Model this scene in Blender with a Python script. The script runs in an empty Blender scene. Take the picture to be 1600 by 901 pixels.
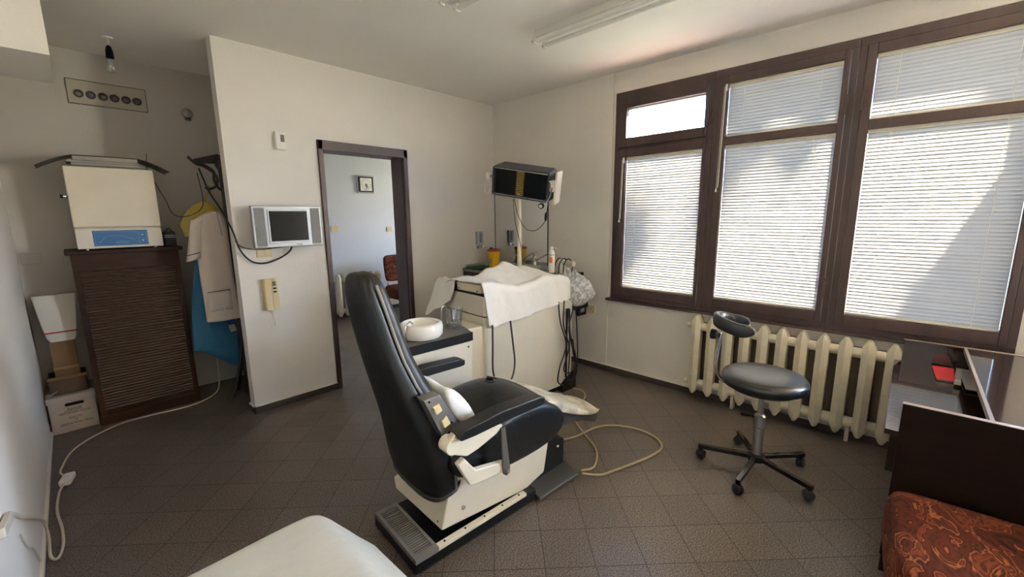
import bpy, bmesh, math, random
from mathutils import Vector, Matrix, noise
R = math.radians
sc = bpy.context.scene
COL = sc.collection
# ------------------------------------------------------------------ camera
W, D, H = 3.389, 3.477, 2.654          # window wall x, door wall y, ceiling z
cam = bpy.data.cameras.new('camera'); camo = bpy.data.objects.new('camera', cam); COL.objects.link(camo)
yaw, pitch, roll = R(46.4092), R(9.9212), R(-0.5758)
fw = Vector((math.sin(yaw)*math.cos(pitch), math.cos(yaw)*math.cos(pitch), -math.sin(pitch)))
rt = Vector((math.cos(yaw), -math.sin(yaw), 0)); up = rt.cross(fw)
r2 = rt*math.cos(roll)+up*math.sin(roll); u2 = -rt*math.sin(roll)+up*math.cos(roll)
m = Matrix((r2, u2, -fw)).transposed().to_4x4(); m.translation = Vector((0, 0, 1.47))
camo.matrix_world = m
cam.sensor_width = 36; cam.lens = 652.18/1600*36; cam.clip_start = .02; cam.clip_end = 200
sc.camera = camo
# ------------------------------------------------------------------ light
SUN, SKY, EXPO = 620.0, 3.7, 1.1
wd = bpy.data.worlds.new('sky'); sc.world = wd; wd.use_nodes = True
wn = wd.node_tree; bg = wn.nodes['Background']
tc = wn.nodes.new('ShaderNodeTexCoord'); sx = wn.nodes.new('ShaderNodeSeparateXYZ')
cr = wn.nodes.new('ShaderNodeValToRGB')
cr.color_ramp.elements[0].position = .0; cr.color_ramp.elements[0].color = (.62, .60, .56, 1)
cr.color_ramp.elements[1].position = .7; cr.color_ramp.elements[1].color = (.32, .51, .94, 1)
e = cr.color_ramp.elements.new(.12); e.color = (.58, .73, .98, 1)
wn.links.new(tc.outputs['Generated'], sx.inputs[0]); wn.links.new(sx.outputs['Z'], cr.inputs[0])
wn.links.new(cr.outputs[0], bg.inputs[0]); bg.inputs[1].default_value = SKY*9.0
sl = bpy.data.lights.new('sun', 'SUN'); sl.energy = SUN; sl.angle = R(1.3); sl.color = (1, .9, .74)
so = bpy.data.objects.new('sun', sl); COL.objects.link(so)
SUNDIR = Vector((-.83, .50, -1.30)).normalized()
so.rotation_euler = SUNDIR.to_track_quat('-Z', 'Y').to_euler(); so.location = (9, -6, 6)
def portal(name, loc, rot, sx_, sy_):
    l = bpy.data.lights.new(name, 'AREA'); l.shape = 'RECTANGLE'; l.size = sx_; l.size_y = sy_
    l.cycles.is_portal = True
    o = bpy.data.objects.new(name, l); COL.objects.link(o); o.location = loc; o.rotation_euler = rot
portal('window_portal', (W+.12, .74, 1.59), (0, R(90), 0), 1.78, 2.4)
portal('side_window_portal', (W+.12, -1.3, 1.55), (0, R(90), 0), 1.7, 1.2)
portal('hall_window_portal', (5.35, 4.875, 1.52), (0, R(90), 0), .95, .75)
sc.view_settings.view_transform = 'Standard'; sc.view_settings.look = 'None'
sc.view_settings.exposure = EXPO; sc.view_settings.gamma = 1; sc.view_settings.use_curve_mapping = False
cy = sc.cycles
cy.max_bounces = 10; cy.diffuse_bounces = 7; cy.glossy_bounces = 4; cy.transmission_bounces = 8; cy.transparent_max_bounces = 16
cy.sample_clamp_indirect = 8; cy.caustics_reflective = False; cy.caustics_refractive = False
cy.use_denoising = True

# ------------------------------------------------------------------ materials
def srgb(r, g, b):
    f = lambda c: (c/255/12.92) if c <= 10 else ((c/255+.055)/1.055)**2.4
    return (f(r), f(g), f(b), 1)
MC = {}
def mat(name, col, rough=.5, metal=0, var=0., vscale=8., bump=0., bscale=40., spec=.5, col2=None, trans=0., coat=0., stretch=None, detail=3):
    if name in MC: return MC[name]
    ma = bpy.data.materials.new(name); ma.use_nodes = True; nt = ma.node_tree; b = nt.nodes['Principled BSDF']
    b.inputs['Base Color'].default_value = col; b.inputs['Roughness'].default_value = rough
    b.inputs['Metallic'].default_value = metal; b.inputs['Specular IOR Level'].default_value = spec
    b.inputs['Coat Weight'].default_value = coat; b.inputs['Transmission Weight'].default_value = trans
    t = nt.nodes.new('ShaderNodeTexCoord'); mp = nt.nodes.new('ShaderNodeMapping'); nt.links.new(t.outputs['Object'], mp.inputs[0])
    if stretch: mp.inputs['Scale'].default_value = stretch
    if var or col2:
        n = nt.nodes.new('ShaderNodeTexNoise'); n.inputs['Scale'].default_value = vscale; n.inputs['Detail'].default_value = detail
        nt.links.new(mp.outputs[0], n.inputs[0])
        rp = nt.nodes.new('ShaderNodeValToRGB'); c2 = col2 or tuple(c*(1-var) for c in col[:3])+(1,)
        rp.color_ramp.elements[0].position = .35; rp.color_ramp.elements[0].color = c2
        rp.color_ramp.elements[1].position = .65; rp.color_ramp.elements[1].color = col
        nt.links.new(n.outputs[0], rp.inputs[0]); nt.links.new(rp.outputs[0], b.inputs['Base Color'])
    if bump:
        n = nt.nodes.new('ShaderNodeTexNoise'); n.inputs['Scale'].default_value = bscale; n.inputs['Detail'].default_value = 4
        nt.links.new(mp.outputs[0], n.inputs[0])
        bm_ = nt.nodes.new('ShaderNodeBump'); bm_.inputs['Strength'].default_value = bump; bm_.inputs['Distance'].default_value = .01
        nt.links.new(n.outputs[0], bm_.inputs['Height']); nt.links.new(bm_.outputs[0], b.inputs['Normal'])
    MC[name] = ma
    return ma
plaster = mat('white plaster', srgb(224, 218, 208), .85, var=.05, vscale=2, bump=.12, bscale=60)
plaster_c = mat('ceiling plaster', srgb(238, 233, 224), .9, var=.04, vscale=1.5)
plaster_a = mat('shade darkened plaster', srgb(190, 184, 174), .85, var=.06, vscale=2, bump=.12, bscale=60)  # darkened plaster copy, puts the alcove shade into the wall colour
plaster_l = mat('left wall plaster', srgb(230, 222, 210), .8, var=.04, vscale=2, bump=.1, bscale=90)
plaster_h = mat('pale blue hall plaster', srgb(205, 205, 210), .85, var=.04, vscale=2)
wood_f = mat('dark brown stained frame', srgb(66, 48, 47), .45, var=.25, vscale=3, stretch=(1, 6, .6), bump=.1)
wood_d = mat('dark mahogany veneer', srgb(38, 22, 17), .11, var=.4, vscale=4, stretch=(8, 1, 1), spec=.7, coat=.55)
wood_c = mat('walnut tambour', srgb(58, 34, 20), .55, var=.35, vscale=5, stretch=(1, 1, 6), spec=.2)
wood_k = mat('dark coat stand wood', srgb(40, 28, 22), .35)
cream = mat('cream enamel', srgb(222, 211, 188), .32, var=.06, vscale=6)
cream2 = mat('off white enamel', srgb(215, 208, 192), .3, var=.04, vscale=5)
white = mat('white porcelain', srgb(236, 230, 218), .12, spec=.6)
whiteplastic = mat('white plastic', srgb(226, 222, 212), .4)
beigeplastic = mat('yellowed beige plastic', srgb(208, 190, 146), .4)
leather = mat('black leather', srgb(13, 13, 13), .42, bump=.14, bscale=40, spec=.4)
leather2 = mat('black vinyl stool', srgb(20, 22, 27), .3, bump=.08, bscale=50, spec=.6)
rubber = mat('black rubber', srgb(22, 22, 23), .6, bump=.1)
blackmetal = mat('black painted metal', srgb(9, 9, 9), .4, spec=.25)
chrome = mat('chrome', (.75, .74, .72, 1), .15, metal=1)
steel = mat('brushed steel', (.42, .41, .39, 1), .4, metal=1, bump=.05, bscale=200)
alu = mat('dull aluminium', (.5, .49, .47, 1), .45, metal=1)
greymetal = mat('grey enamel', srgb(96, 93, 88), .4, metal=.3)
silver = mat('silver plastic', srgb(158, 160, 160), .35, metal=.3)
screen = mat('dark screen', srgb(12, 13, 14), .2, spec=.08)
blue_p = mat('blue control film', srgb(24, 92, 150), .35)
blueline = mat('pale blue print', srgb(120, 165, 195), .5)
ink = mat('dark ink', srgb(35, 26, 26), .8)
carton = mat('brown cardboard', srgb(120, 92, 62), .8, var=.1)
carton2 = mat('dark cardboard', srgb(84, 68, 52), .8, var=.1)
boxwhite = mat('white file box card', srgb(182, 168, 156), .8, var=.08)
paperbag = mat('white paper', srgb(205, 198, 184), .8, bump=.4, bscale=14)
red = mat('red print', srgb(170, 34, 34), .5)
redcard = mat('glossy red cover', srgb(200, 30, 38), .2)
paper = mat('grey paper', srgb(165, 158, 148), .7, var=.12, vscale=20)
clothw = mat('white cotton', srgb(228, 225, 218), .9, bump=.5, bscale=16)
sheetw = mat('off white sheet', srgb(188, 185, 172), .9, var=.05, vscale=10, bump=.25, bscale=35, stretch=(1, 3, 1))
coatcloth = mat('pale tunic cotton', srgb(206, 192, 180), .9, bump=.3, bscale=16)
navy = mat('navy piping', srgb(50, 54, 80), .8)
bluecloth = mat('blue cotton', srgb(44, 98, 134), .9, bump=.3, bscale=12)
yellowbag = mat('yellow plastic bag', srgb(176, 156, 70), .35, bump=.5, bscale=14)
yellow = mat('yellow plastic', srgb(226, 178, 30), .35)
redlid = mat('red plastic lid', srgb(176, 38, 30), .4)
green = mat('green plastic', srgb(40, 140, 92), .3)
orange = mat('orange label', srgb(214, 110, 62), .5)
radpaint = mat('cream radiator paint', srgb(216, 206, 182), .45, var=.12, vscale=14, bump=.25, bscale=40)
hose_beige = mat('beige hose', srgb(168, 150, 116), .5)
cable_b = mat('black cable', srgb(15, 15, 16), .45)
cable_g = mat('grey hose', srgb(52, 48, 46), .45)
cable_w = mat('white cable', srgb(206, 196, 178), .5)
legcover = mat('worn pale leg cover', srgb(206, 196, 172), .5, col2=srgb(150, 142, 126), vscale=12, bump=.2)
darkgrey = mat('dark grey vinyl', srgb(58, 56, 54), .5, bump=.15)
amber = mat('amber glass', srgb(150, 122, 60), .3)
skirt = mat('dark stone skirting', srgb(66, 58, 52), .45, var=.2, vscale=60)
bark = mat('bark', srgb(90, 70, 55), .9); leaf = mat('leaf green', srgb(80, 104, 64), .8)
outg = mat('dull outdoor ground', srgb(104, 106, 92), .9, var=.2, vscale=1)
def glassmat(name, col=(1, 1, 1, 1), a=.12, rough=.05):
    ma = bpy.data.materials.new(name); ma.use_nodes = True; nt = ma.node_tree; nt.nodes.clear()
    o = nt.nodes.new('ShaderNodeOutputMaterial'); g = nt.nodes.new('ShaderNodeBsdfGlossy'); t = nt.nodes.new('ShaderNodeBsdfTransparent')
    mx = nt.nodes.new('ShaderNodeMixShader'); g.inputs['Roughness'].default_value = rough; t.inputs[0].default_value = col
    mx.inputs[0].default_value = a
    nt.links.new(t.outputs[0], mx.inputs[1]); nt.links.new(g.outputs[0], mx.inputs[2]); nt.links.new(mx.outputs[0], o.inputs[0])
    return ma
pane_m = glassmat('window glass', a=.08)
glass_m = glassmat('clear glass', (.93, .95, .95, 1), .22)
mirror_m = mat('mirror', (.8, .82, .8, 1), .02, metal=1)
def slatmat(name='blind slat', c1=(.30, .31, .32, 1), c2=(.85, .84, .80, 1), f=.0135):
    ma = bpy.data.materials.new(name); ma.use_nodes = True; nt = ma.node_tree; nt.nodes.clear()
    o = nt.nodes.new('ShaderNodeOutputMaterial'); d = nt.nodes.new('ShaderNodeBsdfDiffuse'); t = nt.nodes.new('ShaderNodeBsdfTranslucent')
    mx = nt.nodes.new('ShaderNodeMixShader'); d.inputs[0].default_value = c1; t.inputs[0].default_value = c2; mx.inputs[0].default_value = f
    nt.links.new(d.outputs[0], mx.inputs[1]); nt.links.new(t.outputs[0], mx.inputs[2]); nt.links.new(mx.outputs[0], o.inputs[0])
    return ma
slat_m = slatmat()
ribbed_m = slatmat('pleated voile', (.5, .5, .55, 1), (.6, .6, .65, 1), .45)
def filmmat():
    ma = bpy.data.materials.new('clear crumpled film'); ma.use_nodes = True; nt = ma.node_tree; b = nt.nodes['Principled BSDF']
    b.inputs['Base Color'].default_value = (.9, .9, .88, 1); b.inputs['Roughness'].default_value = .3
    t = nt.nodes.new('ShaderNodeBsdfTransparent'); mx = nt.nodes.new('ShaderNodeMixShader'); o = nt.nodes['Material Output']
    n = nt.nodes.new('ShaderNodeTexNoise'); n.inputs['Scale'].default_value = 13; n.inputs['Detail'].default_value = 1; n.inputs['Distortion'].default_value = .2; rp = nt.nodes.new('ShaderNodeValToRGB')
    rp.color_ramp.elements[0].position = .4; rp.color_ramp.elements[1].position = .62; rp.color_ramp.elements[0].color = (.30,)*3+(1,); rp.color_ramp.elements[1].color = (.62,)*3+(1,)
    nt.links.new(n.outputs[0], rp.inputs[0]); nt.links.new(rp.outputs[0], mx.inputs[0])
    bu = nt.nodes.new('ShaderNodeBump'); bu.inputs['Strength'].default_value = .35; nt.links.new(n.outputs[0], bu.inputs['Height']); nt.links.new(bu.outputs[0], b.inputs['Normal'])
    nt.links.new(t.outputs[0], mx.inputs[1]); nt.links.new(b.outputs[0], mx.inputs[2]); nt.links.new(mx.outputs[0], o.inputs[0])
    return ma
film = filmmat()
def floormat():
    ma = bpy.data.materials.new('speckled stone tiles'); ma.use_nodes = True; nt = ma.node_tree; b = nt.nodes['Principled BSDF']
    t = nt.nodes.new('ShaderNodeTexCoord'); mp = nt.nodes.new('ShaderNodeMapping'); nt.links.new(t.outputs['Object'], mp.inputs[0])
    th = R(-44.4624); a = -th; ox, oy = 1.811565, .969885
    mp.inputs['Rotation'].default_value = (0, 0, a)
    s = .216195
    mp.inputs['Location'].default_value = (-(ox*math.cos(a)-oy*math.sin(a))+s*50, -(ox*math.sin(a)+oy*math.cos(a))+s*50, 0)
    br = nt.nodes.new('ShaderNodeTexBrick'); nt.links.new(mp.outputs[0], br.inputs[0])
    br.offset = 0; br.squash = 1; br.inputs['Scale'].default_value = 1; br.inputs['Brick Width'].default_value = s; br.inputs['Row Height'].default_value = s
    br.inputs['Mortar Size'].default_value = .0022; br.inputs['Mortar Smooth'].default_value = .3
    br.inputs['Color1'].default_value = (.97, .97, .97, 1); br.inputs['Color2'].default_value = (1.15, 1.13, 1.12, 1); br.inputs['Mortar'].default_value = (.18, .16, .15, 1)
    n = nt.nodes.new('ShaderNodeTexNoise'); n.inputs['Scale'].default_value = 170; n.inputs['Detail'].default_value = 2
    nt.links.new(t.outputs['Object'], n.inputs[0])
    rp = nt.nodes.new('ShaderNodeValToRGB'); rp.color_ramp.elements[0].position = .36; rp.color_ramp.elements[1].position = .66
    rp.color_ramp.elements[0].color = srgb(47, 40, 37); rp.color_ramp.elements[1].color = srgb(120, 110, 101)
    nt.links.new(n.outputs[0], rp.inputs[0])
    n2 = nt.nodes.new('ShaderNodeTexNoise'); n2.inputs['Scale'].default_value = 3; nt.links.new(t.outputs['Object'], n2.inputs[0])
    mu = nt.nodes.new('ShaderNodeMix'); mu.data_type = 'RGBA'; mu.blend_type = 'MULTIPLY'; mu.inputs[0].default_value = 1
    nt.links.new(rp.outputs[0], mu.inputs[6]); nt.links.new(br.outputs['Color'], mu.inputs[7]); nt.links.new(mu.outputs[2], b.inputs['Base Color'])
    mr = nt.nodes.new('ShaderNodeMapRange'); mr.inputs['From Min'].default_value = .3; mr.inputs['From Max'].default_value = .7
    mr.inputs['To Min'].default_value = .31; mr.inputs['To Max'].default_value = .44
    nt.links.new(n2.outputs[0], mr.inputs[0]); nt.links.new(mr.outputs[0], b.inputs['Roughness'])
    bu = nt.nodes.new('ShaderNodeBump'); bu.inputs['Strength'].default_value = .35; bu.inputs['Distance'].default_value = .003; bu.invert = True
    nt.links.new(br.outputs['Fac'], bu.inputs['Height']); nt.links.new(bu.outputs[0], b.inputs['Normal'])
    return ma
floor_m = floormat()
def fabricmat():
    ma = bpy.data.materials.new('rust scroll patterned upholstery'); ma.use_nodes = True; nt = ma.node_tree; b = nt.nodes['Principled BSDF']
    b.inputs['Roughness'].default_value = .9; b.inputs['Specular IOR Level'].default_value = .2
    t = nt.nodes.new('ShaderNodeTexCoord'); mp = nt.nodes.new('ShaderNodeMapping'); nt.links.new(t.outputs['Object'], mp.inputs[0])
    mp.inputs['Scale'].default_value = (5, 10, 8); mp.inputs['Rotation'].default_value = (0, 0, R(35))
    n = nt.nodes.new('ShaderNodeTexNoise'); n.inputs['Scale'].default_value = 1.1; n.inputs['Detail'].default_value = 2; n.inputs['Distortion'].default_value = 2.2
    nt.links.new(mp.outputs[0], n.inputs[0])
    rp = nt.nodes.new('ShaderNodeValToRGB'); els = rp.color_ramp.elements
    els[0].position = .3; els[0].color = srgb(38, 15, 11); els[1].position = .75; els[1].color = srgb(84, 34, 20)
    for p, c in ((.42, (78, 31, 18)), (.5, (50, 19, 13)), (.535, (138, 80, 52)), (.56, (60, 24, 16)), (.64, (104, 50, 30)), (.69, (52, 21, 14))):
        e = els.new(p); e.color = srgb(*c)
    nt.links.new(n.outputs[0], rp.inputs[0]); nt.links.new(rp.outputs[0], b.inputs['Base Color'])
    return ma
fabric = fabricmat()

# ------------------------------------------------------------------ mesh helpers
class MB:
    def __init__(s): s.v = []; s.f = []
    def add(s, vs, fs):
        n = len(s.v); s.v += [tuple(p) for p in vs]; s.f += [tuple(i+n for i in f) for f in fs]; return s
    def box(s, x0, x1, y0, y1, z0, z1):
        vs = [(x, y, z) for x in (x0, x1) for y in (y0, y1) for z in (z0, z1)]
        return s.add(vs, [(0, 1, 3, 2), (4, 6, 7, 5), (0, 4, 5, 1), (2, 3, 7, 6), (0, 2, 6, 4), (1, 5, 7, 3)])
    def obox(s, c, ax, ay, az):     # centre and half axes
        c = Vector(c); ax, ay, az = map(Vector, (ax, ay, az))
        vs = [c+ax*i+ay*j+az*k for i in (-1, 1) for j in (-1, 1) for k in (-1, 1)]
        return s.add(vs, [(0, 1, 3, 2), (4, 6, 7, 5), (0, 4, 5, 1), (2, 3, 7, 6), (0, 2, 6, 4), (1, 5, 7, 3)])
    def prism(s, pts, a, b, ax='y'):   # polygon in the two other axes, extruded a..b
        def P(p, q):
            return {'y': (p[0], q, p[1]), 'x': (q, p[0], p[1]), 'z': (p[0], p[1], q)}[ax]
        n = len(pts); vs = [P(p, a) for p in pts]+[P(p, b) for p in pts]
        return s.add(vs, [tuple(range(n)), tuple(range(2*n-1, n-1, -1))]+[(i, i+n, (i+1) % n+n, (i+1) % n) for i in range(n)])
    def loft(s, rings, close=True, caps=True):
        n = len(rings[0]); vs = [p for r in rings for p in r]; fs = []
        for k in range(len(rings)-1):
            for i in range(n if close else n-1):
                j = (i+1) % n; fs.append((k*n+i, k*n+j, (k+1)*n+j, (k+1)*n+i))
        if caps and close:
            fs.append(tuple(range(n-1, -1, -1))); b = (len(rings)-1)*n; fs.append(tuple(range(b, b+n)))
        return s.add(vs, fs)
    def tube(s, pts, r, n=8, caps=True):
        pts = [Vector(p) for p in pts]; rs = r if isinstance(r, (list, tuple)) else [r]*len(pts); rings = []; ref = None
        for i, p in enumerate(pts):
            t = (pts[min(i+1, len(pts)-1)]-pts[max(i-1, 0)]).normalized()
            if ref is None: ref = Vector((0, 0, 1)) if abs(t.z) < .9 else Vector((1, 0, 0))
            a = t.cross(ref)
            if a.length < 1e-4: a = t.orthogonal()
            a.normalize(); b = t.cross(a).normalized(); ref = -b if False else a.cross(t)
            rings.append([p+(a*math.cos(2*math.pi*k/n)+b*math.sin(2*math.pi*k/n))*rs[i] for k in range(n)])
        return s.loft(rings, True, caps)
    def cyl(s, p0, p1, r, n=20, r1=None): return s.tube([p0, p1], [r, r if r1 is None else r1], n)
    def lathe(s, prof, c=(0, 0, 0), n=32, ax='z', caps=True):
        rings = []
        for r, h in prof:
            rg = []
            for k in range(n):
                a = 2*math.pi*k/n; x, y = r*math.cos(a), r*math.sin(a)
                rg.append({'z': (c[0]+x, c[1]+y, c[2]+h), 'x': (c[0]+h, c[1]+x, c[2]+y), 'y': (c[0]+x, c[1]+h, c[2]+y)}[ax])
            rings.append(rg)
        return s.loft(rings, True, caps)
    def grid(s, P): # P: rows of points
        n = len(P[0]); return s.add([p for r in P for p in r], [(i*n+j, i*n+j+1, (i+1)*n+j+1, (i+1)*n+j) for i in range(len(P)-1) for j in range(n-1)])
    def ball(s, c, r, n=12, sc_=(1, 1, 1)):
        prof = [(max(r*math.sin(math.pi*i/n), 1e-4), -r*math.cos(math.pi*i/n)) for i in range(n+1)]
        k = len(s.v); s.lathe(prof, (0, 0, 0), n*2)
        for i in range(k, len(s.v)):
            p = s.v[i]; s.v[i] = (c[0]+p[0]*sc_[0], c[1]+p[1]*sc_[1], c[2]+p[2]*sc_[2])
        return s
    def build(s, name, material, parent=None, bev=0., smooth=True, sub=0, solid=0., ang=40):
        me = bpy.data.meshes.new(name); me.from_pydata(s.v, [], s.f)
        bm = bmesh.new(); bm.from_mesh(me); bmesh.ops.recalc_face_normals(bm, faces=bm.faces); bm.to_mesh(me); bm.free()
        me.materials.append(material)
        if smooth:
            for p in me.polygons: p.use_smooth = True
            if not sub: me.set_sharp_from_angle(angle=R(ang))
        o = bpy.data.objects.new(name, me); COL.objects.link(o)
        if parent: o.parent = parent
        if solid: md = o.modifiers.new('solid', 'SOLIDIFY'); md.thickness = solid; md.offset = 0
        if bev: md = o.modifiers.new('bevel', 'BEVEL'); md.width = bev; md.segments = 2; md.limit_method = 'ANGLE'; md.angle_limit = R(35); md.harden_normals = True
        if sub: md = o.modifiers.new('sub', 'SUBSURF'); md.levels = sub; md.render_levels = sub
        return o
def tag(o, label=None, cat=None, group=None, kind=None):
    if label: o['label'] = label
    if cat: o['category'] = cat
    if group: o['group'] = group
    if kind: o['kind'] = kind
    return o
def thing(name, label, cat, loc=(0, 0, 0), rz=0, group=None, kind=None):
    o = bpy.data.objects.new(name, None); COL.objects.link(o); o.location = loc; o.rotation_euler = (0, 0, rz); o.empty_display_size = .1
    return tag(o, label, cat, group, kind)
def copy_tree(o, parent=None):
    c = o.copy(); COL.objects.link(c)
    if parent: c.parent = parent
    for ch in [x for x in COL.objects if x.parent == o]: copy_tree(ch, c)
    return c
def spline(pts, n=8):       # Catmull-Rom
    P = [Vector(p) for p in pts]; out = []
    for i in range(len(P)-1):
        p0, p1, p2, p3 = P[max(i-1, 0)], P[i], P[i+1], P[min(i+2, len(P)-1)]
        for k in range(n):
            t = k/n; out.append(.5*((2*p1)+(p2-p0)*t+(2*p0-5*p1+4*p2-p3)*t*t+(3*p1-p0-3*p2+p3)*t**3))
    out.append(P[-1]); return out
def text(body, size, material, parent, loc, rot, name='lettering', ext=.0006, align='CENTER', sx=1):
    cu = bpy.data.curves.new(name, 'FONT'); cu.body = body; cu.size = size; cu.extrude = ext; cu.align_x = align; cu.align_y = 'CENTER'
    o = bpy.data.objects.new(name, cu); COL.objects.link(o); o.location = loc; o.rotation_euler = rot; o.scale = (sx, 1, 1); o.parent = parent
    bpy.context.view_layer.update()
    me = bpy.data.meshes.new_from_object(o.evaluated_get(bpy.context.evaluated_depsgraph_get())); me.materials.clear(); me.materials.append(material)
    no = bpy.data.objects.new(name, me); COL.objects.link(no); no.location = loc; no.rotation_euler = rot; no.scale = (sx, 1, 1); no.parent = parent
    bpy.data.objects.remove(o); return no
def struct(mb, name, m_, parent=None, **k):
    o = mb.build(name, m_, parent, smooth=False, **k)
    if not parent: o['kind'] = 'structure'
    return o

# ------------------------------------------------------------------ setting
YB, YF = 4.45, -2.6           # alcove back, wall behind the camera
XL = -.268
struct(MB().box(-.6, 5.6, -2.9, 6.3, -.1, 0), 'floor', floor_m)
struct(MB().box(-.6, W+.3, -2.9, YB+.1, H, H+.12), 'ceiling', plaster_c)
struct(MB().box(XL-.15, XL, YF-.1, YB+.1, 0, H), 'wall_left', plaster_l)
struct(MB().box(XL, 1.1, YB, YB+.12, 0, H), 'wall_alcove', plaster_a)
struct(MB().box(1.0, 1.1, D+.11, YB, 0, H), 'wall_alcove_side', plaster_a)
b = MB(); PY = D+.11
b.box(.804, 1.45, D, PY, 0, H); b.box(2.225, W+.25, D, PY, 0, H); b.box(1.45, 2.225, D, PY, 2.05, H)
struct(b, 'wall_back', plaster)
b = MB(); T = W+.24
b.box(W, T, 1.93, D, 0, H); b.box(W, T, -.45, 1.93, 0, .70); b.box(W, T, -.45, 1.93, 2.47, H)
b.box(W, T, -.70, -.45, 0, H); b.box(W, T, -1.9, -.70, 0, .7); b.box(W, T, -1.9, -.70, 2.4, H); b.box(W, T, -2.75, -1.9, 0, H)
struct(b, 'wall_window', plaster)
b = MB()
b.box(XL, W, YF-.15, YF, 0, H)
struct(b, 'wall_front', plaster)
struct(MB().box(W+.24, W+1.15, -4.2, -.62, 2.42, 2.5), 'sun_blocker_side', plaster)  # unseen slab added to keep direct sun out of the side opening
struct(MB().box(5.4, 7.0, 2.2, 6.1, 2.02, 2.1), 'sun_blocker_hall', plaster)  # out of view, added only to stop sun patches on the hall floor

struct(MB().box(XL, .047, 2.9, D, 2.2, H), 'trim_1', plaster)
# slight pier on the window wall beside the window
struct(MB().box(W-.012, W, 1.985, D, .03, H), 'trim_2', plaster)
# skirting
sk = .052
b = MB(); b.box(.796, 1.436, D-.01, D, 0, sk); b.box(.796, .804, D-.01, PY, 0, sk); b.box(2.246, 2.9, D-.01, D, 0, sk)
struct(b, 'baseboard_back', skirt)
b = MB(); b.box(.79, 1.436, D-.012, D, sk, sk+.006); b.box(.79, .804, D-.012, PY, sk, sk+.006)
struct(b, 'trim_3', plaster)
b = MB(); b.box(W-.024, W, -2.5, 3.4, 0, sk); struct(b, 'baseboard_window', skirt)
struct(MB().box(W-.026, W, -2.5, 3.4, sk, sk+.006), 'trim_4', plaster)
struct(MB().box(XL, XL+.01, YF, YB, 0, .03), 'baseboard_left', plaster_l)
# hall behind the door
HY = 6.0
struct(MB().box(1.0, 5.5, HY, HY+.1, 0, H), 'wall_hall', plaster_h)
struct(MB().box(1.0, 1.1, YB+.12, HY, 0, H), 'wall_hall_side', plaster_h)
struct(MB().box(1.1, 5.5, PY, HY+.1, 2.42, 2.5), 'ceiling_hall', plaster_c)
struct(MB().box(1.1, W+.25, PY, PY+.15, 2.12, 2.5), 'wall_hall_header', plaster_h)
b = MB(); b.box(5.3, 5.4, PY, 4.5, 0, H); b.box(5.3, 5.4, 5.25, HY, 0, H); b.box(5.3, 5.4, 4.5, 5.25, 0, 1.05); b.box(5.3, 5.4, 4.5, 5.25, 2.0, H)
struct(b, 'wall_hall_window', plaster_h)
struct(MB().box(W+.24, 5.4, PY-.1, PY, 0, H), 'wall_hall_near', plaster_h)
struct(MB().box(1.1, 5.3, HY-.012, HY, 0, .06), 'baseboard_hall', skirt)
# door frame
dr = thing('door_1', None, None, kind='structure')
b = MB(); b.box(1.436, 1.474, D-.022, D+.01, 0, 2.072); b.box(2.205, 2.246, D-.022, D+.01, 0, 2.072); b.box(1.436, 2.246, D-.022, D+.01, 1.998, 2.072)
b.build('door_casing', wood_f, dr, bev=.003)
b = MB(); b.box(1.45, 1.478, D+.01, D+.19, 0, 2.0); b.box(2.198, 2.225, D+.01, D+.19, 0, 2.0); b.box(1.45, 2.225, D+.01, D+.19, 2.0, 2.03)
b.build('door_lining', wood_f, dr)
MB().box(1.478, 1.49, D+.1, D+.13, 1.0, 1.06).build('strike_plate', steel, dr)
# windows
def window(n, y0, y1, gy0, gy1, lowtop, upbot, uptop, handles):
    w = thing('window_%d' % n, None, None, kind='structure')
    b = MB(); z0, z1 = .70, 2.483; xf, xb = W-.018, W+.05
    b.box(xf, xb, y0, y1, z0, z0+.05); b.box(xf, xb, y0, y1, z1-.05, z1); b.box(xf, xb, y0, y0+.035, z0+.05, z1-.05); b.box(xf, xb, y1-.035, y1, z0+.05, z1-.05)
    if n == 1: b.box(xf+.004, xb, y0+.035, y1-.035, (lowtop+upbot)/2-.03, (lowtop+upbot)/2+.02)
    b.build('window_frame', wood_f, w, bev=.003)
    b = MB(); xs = W-.034; sb = W+.04
    A = (y0+.037, y1-.037)
    zt0, zt1 = z0+.052, z1-.052
    if n == 1:
        for (a, c) in ((zt0, (lowtop+upbot)/2-.012), ((lowtop+upbot)/2+.004, zt1)):
            g0, g1 = (.822, lowtop) if a < 1 else (upbot, uptop)
            b.box(xs, sb, A[0], gy0, a, c); b.box(xs, sb, gy1, A[1], a, c); b.box(xs, sb, gy0, gy1, a, g0); b.box(xs, sb, gy0, gy1, g1, c)
    else:
        b.box(xs, sb, A[0], gy0, zt0, zt1); b.box(xs, sb, gy1, A[1], zt0, zt1)
        for a, c in ((zt0, .822), (lowtop, upbot), (uptop, zt1)): b.box(xs, sb, gy0, gy1, a, c)
    b.build('sash', wood_f, w, bev=.004)
    for a, c in ((.822, lowtop), (upbot, uptop)):
        MB().box(W+.03, W+.034, gy0, gy1, a, c).build('pane', pane_m, w, smooth=False)
    for hy, hz in handles:
        h = MB(); h.box(W-.045, W-.034, hy-.011, hy+.011, hz-.03, hz+.03); h.cyl((W-.05, hy, hz), (W-.075, hy, hz), .007, 10); h.box(W-.085, W-.07, hy-.008, hy+.008, hz-.09, hz+.012)
        h.build('window_handle', wood_f, w, bev=.002)
window(1, 1.150, 1.956, 1.209, 1.845, 1.952, 2.107, 2.345, [(1.168, 2.2)])
window(2, .340, 1.148, .408, 1.056, 1.958, 2.013, 2.376, [(.372, 2.14), (.372, 1.02)])
window(3, -.47, .338, -.402, .256, 1.954, 2.010, 2.376, [(.296, 2.15), (.296, 1.02)])
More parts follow.
